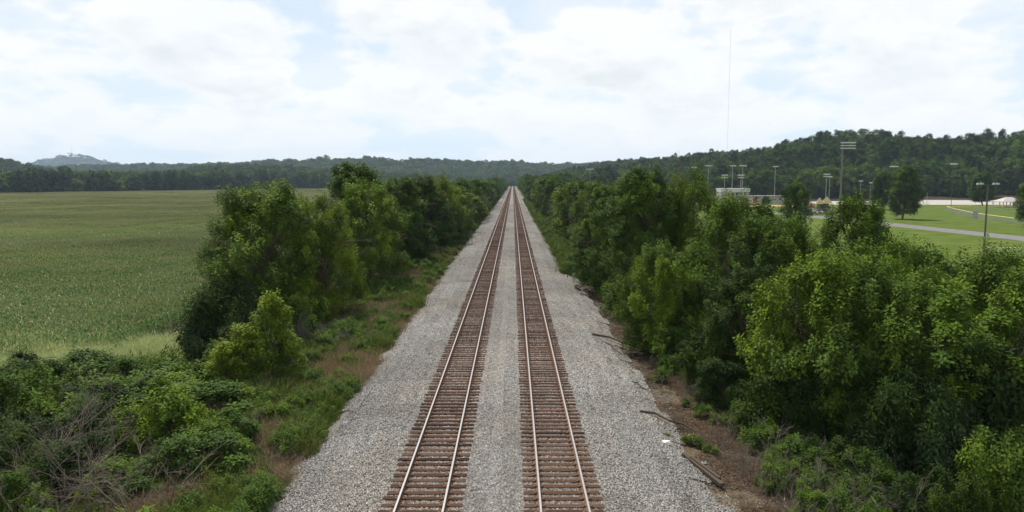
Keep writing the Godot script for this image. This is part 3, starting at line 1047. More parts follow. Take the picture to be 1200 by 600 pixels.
func make_trackside_trees() -> void:
	var r := RandomNumberGenerator.new()
	r.seed = 90
	var fg := "trees between the tracks and the crop field"
	var pg := "trees between the tracks and the park"
	# field side
	placed("broad_a", "broad_tree", "broad rounded green tree standing alone at the crop's edge", "tree", fg, 312, 224, 54, 8.2, "leaf_bright", 0.5)
	placed("upright_a", "broad_tree", "bright green tree leaning out from the broad rounded tree towards the tracks", "tree", fg, 376, 244, 60, 5.4, "leaf_yellow", 2.0)
	placed("broad_c", "leafy_tree", "mid green tree filling the back of the broad rounded tree", "tree", fg, 346, 240, 64, 6.0, "leaf_green", 3.3)
	placed("tall_a", "tall_tree", "tallest tree of the row beside the crop field", "tree", fg, 416, 197, 88, 10.0, "leaf_green", 1.0)
	placed("broad_b", "leafy_tree", "bright green full tree in front of the tallest tree", "tree", fg, 432, 222, 76, 7.5, "leaf_bright", 4.0)
	placed("tall_a", "leafy_tree", "dark green narrow tree behind the bright full tree, field side", "tree", fg, 470, 212, 98, 7.5, "leaf_green", 3.0)
	placed("broad_b", "leafy_tree", "dark rounded tree overhanging the grassy verge, field side", "tree", fg, 490, 212, 112, 8.0, "leaf_dark", 0.3)
	placed("upright_b", "leafy_tree", "yellow-green tree among darker ones on the field side", "tree", fg, 512, 214, 128, 8.0, "leaf_yellow", 1.3)
	placed("feathery", "feathery_shrub", "dark feathery-leaved shrub below the broad rounded tree", "shrub", "", 268, 352, 48, 6.0, "leaf_bluish", 0.0)
	placed("shrub_a", "feathery_shrub", "dark spreading shrub between feathery shrub and yellow-green saplings", "shrub", "", 300, 385, 44, 4.5, "leaf_dark", 2.0)
	for a in [[316, 358, 39, 2.6, "tallest yellow-green sapling of the clump beside the bare brush"], [283, 392, 38, 2.4, "middle yellow-green sapling between the tallest and the shortest"], [262, 410, 37, 2.2, "shortest yellow-green sapling, towards the crop field"], [335, 396, 40, 1.8, "slim yellow-green sapling towards the tracks"]]:
		placed("sapling", "yellow_sapling", a[4], "sapling", "yellow-green saplings beside the bare brush", a[0], a[1], a[2], a[3], "leaf_yellow", a[0])
	for a in [
			[20, 425, 40, 4.4, "leaf_dark", "dark shrub against the pale tall grass at the outer end of the thicket"], [95, 420, 43, 5.0, "leaf_green", "wide green shrub against the pale tall grass behind the dead tree"],
			[160, 425, 41, 4.5, "leaf_green", "green shrub against the pale grass, second from the feathery shrub"], [215, 430, 40, 4.0, "leaf_bright", "bright green shrub between the pale grass and the yellow-green saplings"],
			[10, 450, 33, 4.2, "leaf_green", "green shrub touching the outer branches of the pale dead tree"], [150, 448, 34, 4.8, "leaf_green", "broad green shrub between the dead tree and the saplings"],
			[225, 455, 33.5, 4.2, "leaf_green", "green shrub in front of the lowest yellow-green sapling"], [55, 455, 37, 4.2, "leaf_dark", "dark shrub directly behind the pale dead tree"],
			[268, 478, 33, 3.0, "leaf_green", "small green shrub between the brown brush and saplings"], [20, 500, 28, 3.4, "leaf_dark", "low dark shrub at the foot of the pale dead tree, away from the tracks"],
			[190, 458, 30, 3.6, "leaf_bright", "bright green shrub behind the small leafless tree"], [120, 466, 31, 3.8, "leaf_dark", "low dark shrub between the pale dead tree and the small leafless tree"],
			[258, 492, 29, 2.8, "leaf_green", "small leafy shrub among the brown brush beside the dry grass"], [75, 525, 26, 2.8, "leaf_dark", "small dark shrub in front of the pale dead tree"], [150, 545, 25.5, 2.8, "leaf_green", "green shrub in front of the small leafless tree"], [225, 515, 26.5, 3.0, "leaf_green", "green shrub between the small leafless tree and the dry grass"], [300, 530, 29.5, 1.9, "leaf_green", "small green shrub at the edge of the dry grass by the ballast"], [10, 560, 24.5, 2.6, "leaf_green", "green shrub on the outer side of the pale dead tree"]]:
		placed("shrub_a" if int(a[0]) % 2 else "shrub_b", "thicket_shrub", a[5], "shrub", "shrubs of the thicket around the bare dead tree", a[0], a[1], a[2], a[3], a[4], a[0])
	# further along, field side
	var d := 122.0
	while d < 440.0:
		for k in 2:
			var x := -11.5 - k * 5.5 + r.randf_range(-1.4, 1.2)
			var leaf: String = ["leaf_green", "leaf_green", "leaf_dark", "leaf_bright", "leaf_yellow"][r.randi_range(0, 4)]
			var dd := d + r.randf_range(-2.0, 2.0)
			plant("middle_%d" % r.randi_range(0, 4), "row_tree", "%s tree in the long row on the field side of the tracks" % {"leaf_green": "mid green", "leaf_dark": "dark green", "leaf_bright": "bright green", "leaf_yellow": "yellow-green"}[leaf], "tree", fg, Vector3(x, land(x, dd) - 0.1, -dd), r.randf_range(8.5, 12.5) - 1.2 * (1 - k), r.randf_range(6.0, 8.5), leaf, r.randf() * TAU)
		d += 6.2 + d * 0.006
	# park side: the near wall of foliage
	placed("viny", "vine_covered_tree", "dark tree draped in vines beside the bare dirt bank", "tree", pg, 752, 205, 60, 7.0, "leaf_green", 0.0)
	placed("tall_a", "leafy_tree", "green tree between the vine-covered tree and the creeper bank", "tree", pg, 712, 224, 72, 6.0, "leaf_green", 0.9)
	placed("upright_a", "leafy_tree", "bright yellow-green tree just beyond the vine-covered tree, park side", "tree", pg, 806, 215, 60, 5.4, "leaf_bright", 1.0)
	placed("upright_b", "leafy_tree", "light green tree filling the gap behind the vine-covered tree", "tree", pg, 775, 300, 46, 4.6, "leaf_bright", 1.7)
	placed("broad_b", "leafy_tree", "rounded dark green tree below the ball park buildings", "tree", pg, 862, 240, 50, 6.6, "leaf_green", 2.2)
	placed("broad_a", "leafy_tree", "dense green tree in front of the play area", "tree", pg, 905, 262, 45, 6.0, "leaf_green", 4.2)
	placed("broad_c", "leafy_tree", "loose dark tree rising above the thicket near the park road", "tree", pg, 1003, 237, 52, 5.2, "leaf_green", 5.0)
	placed("middle_1", "leafy_tree", "lone rounded tree between the clay infield and the play area", "tree", pg, 931, 217, 150, 6.0, "leaf_green", 3.0)
	placed("overhanging", "leafy_tree", "large yellow-green tree with drooping leaves leaning over the bare dirt bank", "tree", pg, 978, 318, 31.5, 6.2, "leaf_bright", 0.2)
	placed("broad_b", "leafy_tree", "mid green tree overhanging the dark brush", "tree", pg, 1095, 345, 30, 6.4, "leaf_green", 2.9)
	placed("upright_a", "leafy_tree", "bright green tree between the leaning yellow-green tree and the park edge", "tree", pg, 1062, 312, 35, 4.6, "leaf_bright", 0.9)
	placed("upright_b", "leafy_tree", "light green tree at the end of the near thicket by the soccer goal", "tree", pg, 1172, 318, 34, 6.0, "leaf_bright", 4.1)
	placed("broad_b", "leafy_tree", "green tree inside the near thicket between yellow-green trees", "tree", pg, 1040, 294, 42, 6.5, "leaf_green", 1.4)
	placed("broad_a", "leafy_tree", "green tree on the park edge of the near thicket", "tree", pg, 1120, 308, 42, 7.0, "leaf_green", 0.4)
	placed("broad_b", "leafy_tree", "dark green tree at the outer end of the near thicket", "tree", pg, 1215, 305, 44, 8.0, "leaf_green", 0.4)
	placed("viny", "leafy_tree", "dark tree between the near thicket and the vine-covered tree", "tree", pg, 880, 320, 39, 4.6, "leaf_dark", 2.4)
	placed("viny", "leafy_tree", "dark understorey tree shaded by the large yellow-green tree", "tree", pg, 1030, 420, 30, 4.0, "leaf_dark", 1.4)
	for a in [
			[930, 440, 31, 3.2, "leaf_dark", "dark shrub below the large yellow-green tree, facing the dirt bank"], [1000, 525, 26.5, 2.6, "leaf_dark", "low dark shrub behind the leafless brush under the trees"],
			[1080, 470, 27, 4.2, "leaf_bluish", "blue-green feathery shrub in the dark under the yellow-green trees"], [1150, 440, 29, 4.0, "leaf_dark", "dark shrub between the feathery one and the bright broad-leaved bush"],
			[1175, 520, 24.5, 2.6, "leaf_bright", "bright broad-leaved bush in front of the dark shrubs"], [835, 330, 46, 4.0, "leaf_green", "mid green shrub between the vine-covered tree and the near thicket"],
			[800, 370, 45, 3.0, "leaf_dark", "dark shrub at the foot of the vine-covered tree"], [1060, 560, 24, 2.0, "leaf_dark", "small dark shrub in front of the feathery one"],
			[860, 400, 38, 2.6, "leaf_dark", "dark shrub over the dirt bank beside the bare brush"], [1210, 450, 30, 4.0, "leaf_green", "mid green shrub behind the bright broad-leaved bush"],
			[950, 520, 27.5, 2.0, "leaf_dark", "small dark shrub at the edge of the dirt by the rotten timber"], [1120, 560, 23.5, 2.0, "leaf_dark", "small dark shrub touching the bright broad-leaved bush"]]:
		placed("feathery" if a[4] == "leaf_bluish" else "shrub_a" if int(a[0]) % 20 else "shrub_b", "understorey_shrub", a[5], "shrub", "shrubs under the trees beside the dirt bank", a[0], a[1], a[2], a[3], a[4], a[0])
	for a in [[11.3, 33.0, 1.6, 1.8], [10.9, 36.0, 2.2, 2.4], [10.9, 39.0, 2.6, 2.8], [10.3, 43.0, 2.4, 2.6], [10.6, 47.0, 3.2, 3.0], [10.2, 51.5, 2.6, 2.6], [10.4, 64.0, 3.0, 3.0], [10.2, 70.0, 2.6, 2.8], [10.6, 76.0, 3.0, 3.2]]:
		plant("shrub_b" if int(a[1]) % 2 else "shrub_a", "bank_shrub", "green shrub in the line edging the dirt bank", "shrub", "shrubs edging the dirt bank", Vector3(a[0], land(a[0], a[1]) - 0.1, -a[1]), a[2], a[3], "leaf_green" if int(a[1]) % 3 else "leaf_dark", a[1])
	d = 80.0
	while d < 480.0:
		for k in 3:
			var x := 12.6 + k * 6.0 + r.randf_range(-1.2, 1.4)
			if d < 100.0 and k > 1:
				continue
			var leaf: String = ["leaf_green", "leaf_green", "leaf_dark", "leaf_bright", "leaf_dark"][r.randi_range(0, 4)]
			var dd := d + r.randf_range(-2.0, 2.0)
			var near := d < 110.0
			plant(["broad_b", "tall_a", "viny"][r.randi_range(0, 2)] if near else "middle_%d" % r.randi_range(0, 4), "row_tree", "%s tree in the long row on the park side of the tracks" % {"leaf_green": "mid green", "leaf_dark": "dark green", "leaf_bright": "bright green"}[leaf], "tree", pg, Vector3(x, land(x, dd) - 0.1, -dd), r.randf_range(8.0, 11.0) + (1.5 if d > 200.0 else 0.0), r.randf_range(6.0, 8.5), leaf, r.randf() * TAU)
		d += 6.5 + d * 0.007
	# both rows go on to the end of the line
	var rest := {}
	d = 440.0
	while d < 1460.0:
		for x in [-11.0, -17.0, 11.5, 18.0, 25.0]:
			if x > 0.0 and d < 480.0:
				continue
			var proto := "far_%d" % r.randi_range(0, 4)
			var xx: float = x + r.randf_range(-1.5, 1.5)
			var dd := d + r.randf_range(-3.0, 3.0)
			if not rest.has(proto):
				rest[proto] = []
			var tall := r.randf_range(9.0, 13.5) if x < 0.0 else r.randf_range(11.0, 16.0)
			rest[proto].append(Transform3D(Basis(Vector3.UP, r.randf() * TAU).scaled(Vector3(r.randf_range(0.5, 0.7), tall / 18.0, r.randf_range(0.5, 0.7))), Vector3(xx, land(xx, dd), -dd)))
		d += 7.5
	var root := thing("distant_row_trees", "continuous far rows of trees lining both sides of the tracks", "wood")
	root.set_meta("kind", "stuff")
	for proto in rest:
		copies("crowns", plants[proto][1], mats.leaf_green, rest[proto], "", "", root)
		copies("trunks", plants[proto][0], mats.bark, rest[proto], "", "", root)


func make_verges() -> void:
	var r := RandomNumberGenerator.new()
	r.seed = 61
	var green := [blades(1, 210, 1.2, 0.75, 0.022, 0.5, Color(0.55, 0.62, 0.6), Color(0.95, 0.95, 0.8)), blades(2, 170, 1.2, 0.95, 0.028, 0.6, Color(0.5, 0.6, 0.6), Color(1.0, 0.95, 0.7), 0.05)]
	var dry := [blades(3, 260, 1.2, 0.55, 0.012, 0.9, Color(0.5, 0.45, 0.42), Color(1.0, 1.0, 1.0), 0.1), blades(4, 220, 1.2, 0.75, 0.012, 0.7, Color(0.55, 0.5, 0.45), Color(0.95, 0.9, 0.85), 0.15)]
	# leafy weeds: a handful of short shoots
	var weed_meshes := []
	for k in 3:
		weed_meshes.append(make_crown(70 + k, 0.8, 0.5, 0.05, 5, 9, "small", {"lobe": 0.5, "scale": 0.45, "upward": 0.9}).leaf_mesh())
	var lists := {}
	var put := func(key: String, x: float, d: float, s: float) -> void:
		if not lists.has(key):
			lists[key] = []
		lists[key].append(Transform3D(Basis(Vector3.UP, r.randf() * TAU).scaled(Vector3.ONE * s * r.randf_range(0.8, 1.2)), Vector3(x, land(x, d) - 0.03, -d)))
	# field side: mixed weeds next to the ballast, straw further out
	for i in 5200:
		var d := 18.0 + 240.0 * pow(r.randf(), 1.5)
		var u := pow(r.randf(), 0.9)
		var x := -7.55 - u * 5.0
		var n := land_noise.get_noise_2d(x * 8.0, d * 3.0 + 50.0) - 0.1
		if u < 0.5:
			if n > 0.02 + (0.0 if d > 60.0 else 0.06) or r.randf() < 0.22:
				put.call("g%d" % r.randi_range(0, 1), x, d, 0.62 if u < 0.15 else 0.85)
			elif r.randf() < 0.7:
				put.call("d%d" % r.randi_range(0, 1), x, d, 0.8)
			if r.randf() < 0.12:
				put.call("w%d" % r.randi_range(0, 2), x, d, 1.0)
		elif n + land_noise.get_noise_2d(x * 30.0, d * 14.0) * 0.5 < 0.13:
			put.call("d%d" % r.randi_range(0, 1), x, d, 1.0)
		else:
			put.call("g%d" % r.randi_range(0, 1), x, d, 1.1)
			if r.randf() < 0.2:
				put.call("w%d" % r.randi_range(0, 2), x, d, 1.5)
	for i in 2100:
		var d := 18.0 + 60.0 * r.randf()
		var x := -7.7 - pow(r.randf(), 0.8) * 4.6
		var n := land_noise.get_noise_2d(x * 16.0, d * 8.0 + 20.0)
		put.call("g%d" % r.randi_range(0, 1) if n > 0.2 else "d%d" % r.randi_range(0, 1) if n < 0.1 else "w%d" % r.randi_range(0, 2), x, d, r.randf_range(0.5, 1.35))
	# rough ground round the thicket and the pale tall grass in front of the corn
	for i in 800:
		var d := r.randf_range(22.0, 66.0)
		var x := r.randf_range(-12.0, -d * 0.72 - 6.0)
		if x < -12.0 and not (d > 42.0 and x < -20.0):
			put.call("w%d" % r.randi_range(0, 2) if r.randf() < 0.35 else "d%d" % r.randi_range(0, 1) if r.randf() < 0.5 else "g%d" % r.randi_range(0, 1), x, d, 1.3)
	for i in 3000:
		var d := r.randf_range(42.0, 57.0)
		var x := r.randf_range(-20.0, -d * 0.72 - 6.0)
		var n := land_noise.get_noise_2d(x * 7.0, d * 9.0) + (d - 49.0) * 0.05
		put.call(("p%d" if n > -0.2 else "g%d") % r.randi_range(0, 1), x, d, r.randf_range(0.9, 1.7))
	# park side: creepers and grass further off, dirt with sparse weeds close by
	for i in 4600:
		var d := 84.0 + 330.0 * pow(r.randf(), 1.4)
		var x := 7.2 + pow(r.randf(), 1.1) * 5.0
		put.call("g%d" % r.randi_range(0, 1) if r.randf() < 0.6 else "w%d" % r.randi_range(0, 2), x, d, r.randf_range(0.8, 1.9))
	for i in 420:
		var d := r.randf_range(21.0, 95.0)
		var u := r.randf()
		var x := 8.2 + u * 4.5
		if land_noise.get_noise_2d(x * 9.0, d * 7.0) > 0.05:
			put.call("w%d" % r.randi_range(0, 2) if r.randf() < 0.65 else "g%d" % r.randi_range(0, 1), x, d, 0.45 + 0.35 * u)
		elif r.randf() < 0.7:
			put.call("d%d" % r.randi_range(0, 1), x, d, 0.4)
	for i in 800:
		var d := r.randf_range(21.0, 100.0)
		put.call("w%d" % r.randi_range(0, 2), r.randf_range(10.6, 17.0), d, r.randf_range(0.6, 1.3))
	for a in [[8.0, 30.3, 0.55], [8.35, 30.0, 0.7], [8.6, 29.4, 0.5], [9.4, 34.0, 0.8], [9.0, 40.0, 0.9], [9.5, 41.5, 1.1], [10.2, 26.0, 1.0], [10.6, 27.5, 0.8], [7.2, 30.6, 0.35]]:
		put.call("w%d" % r.randi_range(0, 2), a[0], a[1], a[2])
	var stems := []
	for k in 3:
		var st := Soup.new()
		for q in 9:
			twigs(st, r, Vector3(r.randfn() * 0.25, -0.03, r.randfn() * 0.25), Vector3(r.randfn() * 0.35, 1.0, r.randfn() * 0.35).normalized(), r.randf_range(0.4, 0.8), 0.007, 1, 0.4)
		stems.append(st.mesh())
	var stems_at := [[], [], []]
	for i in 1500:
		var far := i % 5 == 0
		var d := r.randf_range(20.0, 110.0) if far else r.randf_range(20.0, 62.0)
		var x := -8.0 - pow(r.randf(), 0.8) * 7.5
		if i % 4 == 3:
			x = r.randf_range(9.2, 12.5)
		if land_noise.get_noise_2d(x * 9.0 + 70.0, d * 6.0) > -0.08:
			stems_at[i % 3].append(Transform3D(Basis(Vector3.UP, r.randf() * TAU).scaled(Vector3.ONE * r.randf_range(0.7, 1.5)), Vector3(x, land(x, d), -d)))
	var stalks := thing("dead_stalks", "thin dry grey-brown stalks standing among the verge weeds", "weeds")
	stalks.set_meta("kind", "stuff")
	for k in 3:
		copies("stalks", stems[k], mats.brush_wood, stems_at[k], "", "", stalks)
	var bits := Crown.new()
	for i in 130:
		var at := Vector3(r.randf_range(-0.6, 0.6), r.randf_range(0.0, 0.05), r.randf_range(-0.6, 0.6))
		var az := r.randf() * TAU
		var l := Vector3(cos(az), r.randf_range(-0.2, 0.25), sin(az)) * r.randf_range(0.05, 0.16)
		var sd := Vector3(-sin(az), r.randf_range(-0.3, 0.3), cos(az)) * (r.randf_range(0.006, 0.012) if i % 3 else r.randf_range(0.02, 0.035))
		bits.v.append_array([at - l, at + sd, at + l, at - l, at + l, at - sd])
		var tone := r.randf_range(0.3, 1.0)
		for q in 6:
			bits.c.append(Color(tone, tone * r.randf_range(0.86, 0.98), tone * 0.9))
	var bits_at := []
	for i in 3200:
		var d := r.randf_range(21.0, 110.0)
		var x := 7.5 + pow(r.randf(), 0.8) * 4.5
		if land_noise.get_noise_2d(x * 20.0, d * 9.0 + 300.0) + (x - 9.0) * 0.12 > -0.22:
			bits_at.append(Transform3D(Basis(Vector3.UP, r.randf() * TAU), Vector3(x, land(x, d) + 0.01, -d)))
	var stray := Crown.new()
	for i in 26:
		var mid := Vector3(r.randf_range(-0.6, 0.6), 0.01, r.randf_range(-0.6, 0.6))
		var q := []
		var bs := Basis(Vector3(r.randfn(), r.randfn(), r.randfn()).normalized(), r.randf() * TAU)
		for a in [Vector3(1, 0, 0), Vector3(-1, 0, 0), Vector3(0, 1, 0), Vector3(0, -1, 0), Vector3(0, 0, 1), Vector3(0, 0, -1)]:
			q.append(mid + bs * (a * r.randf_range(0.02, 0.045)))
		for f in [[0, 2, 4], [4, 2, 1], [1, 2, 5], [5, 2, 0], [4, 3, 0], [1, 3, 4], [5, 3, 1], [0, 3, 5]]:
			stray.v.append_array([q[f[0]], q[f[1]], q[f[2]]])
		var tone := r.randf_range(0.08, 0.3)
		for z in 24:
			stray.c.append(Color(tone, tone * 0.95, tone * 0.88))
	var stray_at := []
	for i in 700:
		var d := r.randf_range(20.0, 120.0)
		var sgn := 1.0 if i % 3 else -1.0
		var x := sgn * (7.5 + absf(r.randfn()) * 0.7)
		stray_at.append(Transform3D(Basis(Vector3.UP, r.randf() * TAU), Vector3(x, footing(x, d), -d)))
	var strays := thing("stray_stones", "stones strayed from the ballast onto the dirt banks", "stones")
	strays.set_meta("kind", "stuff")
	copies("stones", stray.leaf_mesh(), mats.stone, stray_at, "", "", strays)
	var litter := thing("leaf_litter", "dead leaves and twigs strewn over the bare dirt bank", "leaf litter")
	litter.set_meta("kind", "stuff")
	copies("bits", bits.leaf_mesh(), mats.straw_dark if mats.has("straw_dark") else leafy("straw_dark", lin(0.130, 0.100, 0.072), 0.2, 0.8), bits_at, "", "", litter)
	var words := {"g": ["verge_grass", "long green grass and weeds along the edge of the ballast", "grass"], "d": ["dry_grass", "dry tan grass on the banks beside the ballast", "dry grass"], "w": ["broadleaf_weeds", "low leafy weeds scattered on the banks", "weeds"], "p": ["pale_grass", "pale tall grass in front of the corn", "grass"]}
	for key in lists:
		var kind: String = key[0]
		var k := int(key.substr(1))
		var root: Node = get_node_or_null(words[kind][0])
		if root == null:
			root = thing(words[kind][0], words[kind][1], words[kind][2])
			root.set_meta("kind", "stuff")
		copies("tufts", weed_meshes[k] if kind == "w" else dry[k] if kind == "d" else green[k], {"g": mats.grass, "d": mats.straw, "w": mats.leaf_green, "p": mats.leaf_pale_grass if mats.has("leaf_pale_grass") else leafy("leaf_pale_grass", lin(0.420, 0.480, 0.270), 0.5, 0.6)}[kind], lists[key], "", "", root)
	# bare brush and dead trees
	var brush := [[352, 395, 50, 3.0, "grey"], [380, 410, 47, 2.4, "grey"], [335, 430, 42, 1.8, "grey"], [365, 380, 55, 2.6, "grey"], [400, 370, 60, 2.2, "grey"], [300, 520, 31, 1.6, "brown"], [170, 545, 27, 1.7, "brown"], [205, 520, 29, 1.6, "brown"], [255, 500, 33, 1.6, "brown"], [40, 590, 23.5, 3.6, "brown"], [115, 560, 24, 3.6, "brown"], [180, 590, 23.6, 3.4, "brown"], [75, 540, 25, 3.6, "brown"], [140, 580, 25, 1.9, "brown"], [95, 590, 24.5, 1.7, "brown"], [300, 470, 36, 1.7, "brown"], [320, 450, 39, 1.7, "brown"], [40, 520, 28.5, 2.0, "brown"], [960, 560, 25, 2.0, "park"], [1000, 545, 25, 2.0, "park"], [935, 530, 27, 2.0, "park"], [915, 505, 28.5, 1.8, "park"], [1040, 570, 24, 2.0, "park"], [1085, 575, 23.5, 1.9, "park"], [900, 480, 31, 1.5, "park"], [870, 440, 36, 1.6, "park"], [800, 400, 45, 1.8, "park"], [770, 385, 52, 1.6, "park"], [840, 450, 36, 1.3, "park"], [450, 330, 82, 1.8, "grey"], [470, 300, 100, 1.8, "grey"]]
	var k := 0
	for a in brush:
		var s := Soup.new()
		for q in 6:
			var dir := Vector3(r.randfn() * 0.6, 1.0, r.randfn() * 0.6).normalized()
			twigs(s, r, Vector3(r.randf_range(-0.25, 0.25), -0.05, r.randf_range(-0.25, 0.25)), dir, a[3] * r.randf_range(0.5, 0.8), 0.008 + 0.006 * a[3], 3, 0.5, 0.03)
		var x := across(a[0], a[2], -1.5)
		var label: String = {"grey": "grey leafless brush below the field-side trees", "brown": "brown leafless brush in the thicket around the bare dead tree", "park": "leafless twiggy brush under the park-side trees"}[a[4]]
		var t := thing("bare_brush", label, "brush", Vector3(x, land(x, a[2]), -a[2]), 0.0, label)
		part("twigs", s.mesh(), mats.dead_wood if a[4] != "brown" else mats.brush_wood, t)
		k += 1
	for a in [[82, 27.5, 5.0, "dead_wood", "pale bare dead tree rising from the shrub thicket"], [200, 26.5, 2.6, "brush_wood", "small leafless tree with brown twigs beside the pale dead tree"]]:
		var s := Soup.new()
		var x := across(a[0], a[1], -1.5)
		for q in 3:
			twigs(s, r, Vector3(q * 0.12 - 0.12, -0.1, 0), Vector3(r.randf_range(-0.45, 0.45), 1.0, r.randf_range(-0.3, 0.3)).normalized(), a[2] * r.randf_range(0.5, 0.68), 0.03, 4, 0.6)
		var t := thing("dead_tree", a[4], "tree", Vector3(x, land(x, a[1]), -a[1]))
		part("branches", s.mesh(), mats[a[3]], t)
	# fallen branches and a rotten timber on the dirt bank
	for a in [[694, 401, 768, 413, 0.075, "long dark fallen branch lying on the dirt bank"], [750, 494, 815, 508, 0.065, "short dark fallen branch at the ballast's edge"], [706, 408, 735, 424, 0.04, "thin forked stick beside the long fallen branch"], [438, 398, 462, 402, 0.03, "grey broken branch lying on the field-side verge"], [905, 560, 925, 600, 0.03, "pale stick leaning in the brush by the dirt bank"], [740, 455, 760, 463, 0.03, "small broken stick between the two fallen branches"]]:
		var p := spot(a[0], a[1], -0.85)
		var q := spot(a[2], a[3], -0.85)
		p.y = footing(p.x, -p.z) + a[4]
		q.y = footing(q.x, -q.z) + a[4] * 1.5
		var mid := (p + q) / 2.0 + Vector3(0.05, 0.06, 0.08)
		var s := Soup.new()
		s.path([Vector3.ZERO, (mid - p) * 0.5 + Vector3(0.1, 0.05, -0.22), mid - p + Vector3(0, 0.04, 0.18), (q - p) * 0.8 + Vector3(0, 0.1, -0.12), q - p], a[4], a[4] * 0.45, 6)
		for n in 3:
			twigs(s, r, (q - p) * r.randf_range(0.35, 0.9) + Vector3(0, 0.05, 0), ((q - p).normalized() + Vector3(r.randfn() * 0.6, 0.25, r.randfn() * 0.6)).normalized(), 0.7, a[4] * 0.35, 1)
		var t := thing("fallen_branch", a[5], "branch", p)
		part("branch", s.mesh(), mats.dead_wood if "grey" in a[5] or "pale" in a[5] else mats.dark_wood, t)
	var p0 := spot(801, 541, -0.9)
	var p1 := spot(846, 578, -0.9)
	var log_ := Soup.new()
	var along := p1 - p0
	var b := Basis(Vector3.UP, atan2(-along.z, along.x))
	log_.box(Vector3.ZERO, Vector3(along.length(), 0.13, 0.17), b)
	log_.box(Vector3(0.1, 0.05, 0.02), Vector3(along.length() * 0.7, 0.13, 0.12), b * Basis(Vector3.UP, 0.03))
	var mid0 := (p0 + p1) / 2.0
	mid0.y = maxf(footing(p0.x, -p0.z), footing(p1.x, -p1.z)) + 0.09
	var lt := thing("old_timber", "dark rotten timber lying along the edge of the ballast", "timber", mid0)
	part("timber", log_.mesh(), mats.dark_wood, lt)
	for a in [[781, 528, 0.2, "white crumpled litter beside the small weeds"], [825, 545, 0.1, "small pale scrap on the dirt behind the rotten timber"], [405, 505, 0.12, "small white scrap on the ballast near the field-side verge"]]:
		var p := spot(a[0], a[1], -0.8)
		p.y = footing(p.x, -p.z) + 0.05
		var s := Soup.new()
		var w: float = a[2]
		s.hexa([Vector3(-w, 0, -w * 0.4), Vector3(w * 0.8, 0, -w * 0.5), Vector3(w, 0.0, w * 0.3), Vector3(-w * 0.7, 0, w * 0.5), Vector3(-w * 0.8, 0.1, -w * 0.3), Vector3(w * 0.6, 0.04, -w * 0.3), Vector3(w * 0.7, 0.12, w * 0.2), Vector3(-w * 0.5, 0.05, w * 0.4)])
		var t := thing("litter_scrap", a[3], "litter", p)
		part("crumpled_sheet", s.mesh(), mats.litter_white, t)
	# marker posts on the verges
	for a in [[553, 288, 1.6, "thin dark marker post in the grass on the field side"], [631, 262, 1.7, "thin pale marker post in the creepers on the park side"], [665, 330, 0.9, "brown broken stump post at the ballast's edge on the park side"]]:
		var p := spot(a[0], a[1], -0.85)
		p.y = land(p.x, -p.z)
		var s := Soup.new()
		s.tube(Vector3(0, -0.1, 0), Vector3(0.03, a[2], 0), 0.06, 0.05, 8, true)
		var t := thing("marker_post", a[3], "post", p)
		part("post", s.mesh(), mats.rust if "brown" in a[3] else mats.pale_pole if "pale" in a[3] else mats.dark_pole, t)


# ---------------------------------------------------------------- the park
func light_pole(at: Vector3, tall: float, thick: float, rows: int, per_row: int, mat: String, label: String, group := "", turn := 0.0, spread := 0.55, offset := 0.0) -> void:
	var t := thing("light_pole", label, "light pole", at, turn, group)
	var s := Soup.new()
	s.tube(Vector3(0, -0.2, 0), Vector3(0, tall, 0), thick, thick * 0.6, 10, true)
	part("pole", s.mesh(), mats[mat], t)
	var lamp := Soup.new()
	lamp.tube(Vector3(0, 0.05, -0.1), Vector3(0, -0.05, 0.16), 0.12, 0.26, 10, true)
	lamp.tube(Vector3(0, -0.05, 0.16), Vector3(0, -0.12, 0.36), 0.26, 0.30, 10, true)
	var lamp_mesh := lamp.mesh()
	for row in rows:
		var y := tall - 0.25 - row * 1.1
		var w := per_row * spread
		var arm := Soup.new()
		arm.box(Vector3(offset, y, 0.05), Vector3(w + 0.3, 0.12, 0.12))
		part("crossarm", arm.mesh(), mats.galvanised, t)
		for i in per_row:
			part("floodlight", lamp_mesh, mats.lamp_white, t, Vector3(offset + (i - (per_row - 1) / 2.0) * spread, y + 0.22, 0.1))


func window_part(t: Node, at: Vector3, w: float, h: float, turn := 0.0) -> void:
	var s := Soup.new()
	for q in [[0, h / 2, w, 0.08], [0, -h / 2, w, 0.08], [-w / 2, 0, 0.08, h], [w / 2, 0, 0.08, h]]:
		s.box(Vector3(q[0], q[1], 0.02), Vector3(q[2] + 0.07, q[3], 0.09))
	var f := part("window", s.mesh(), mats.white_paint, t, at, turn)
	var g := Soup.new()
	g.box(Vector3.ZERO, Vector3(w, h, 0.03))
	part("pane", g.mesh(), mats.dark_glass, f)


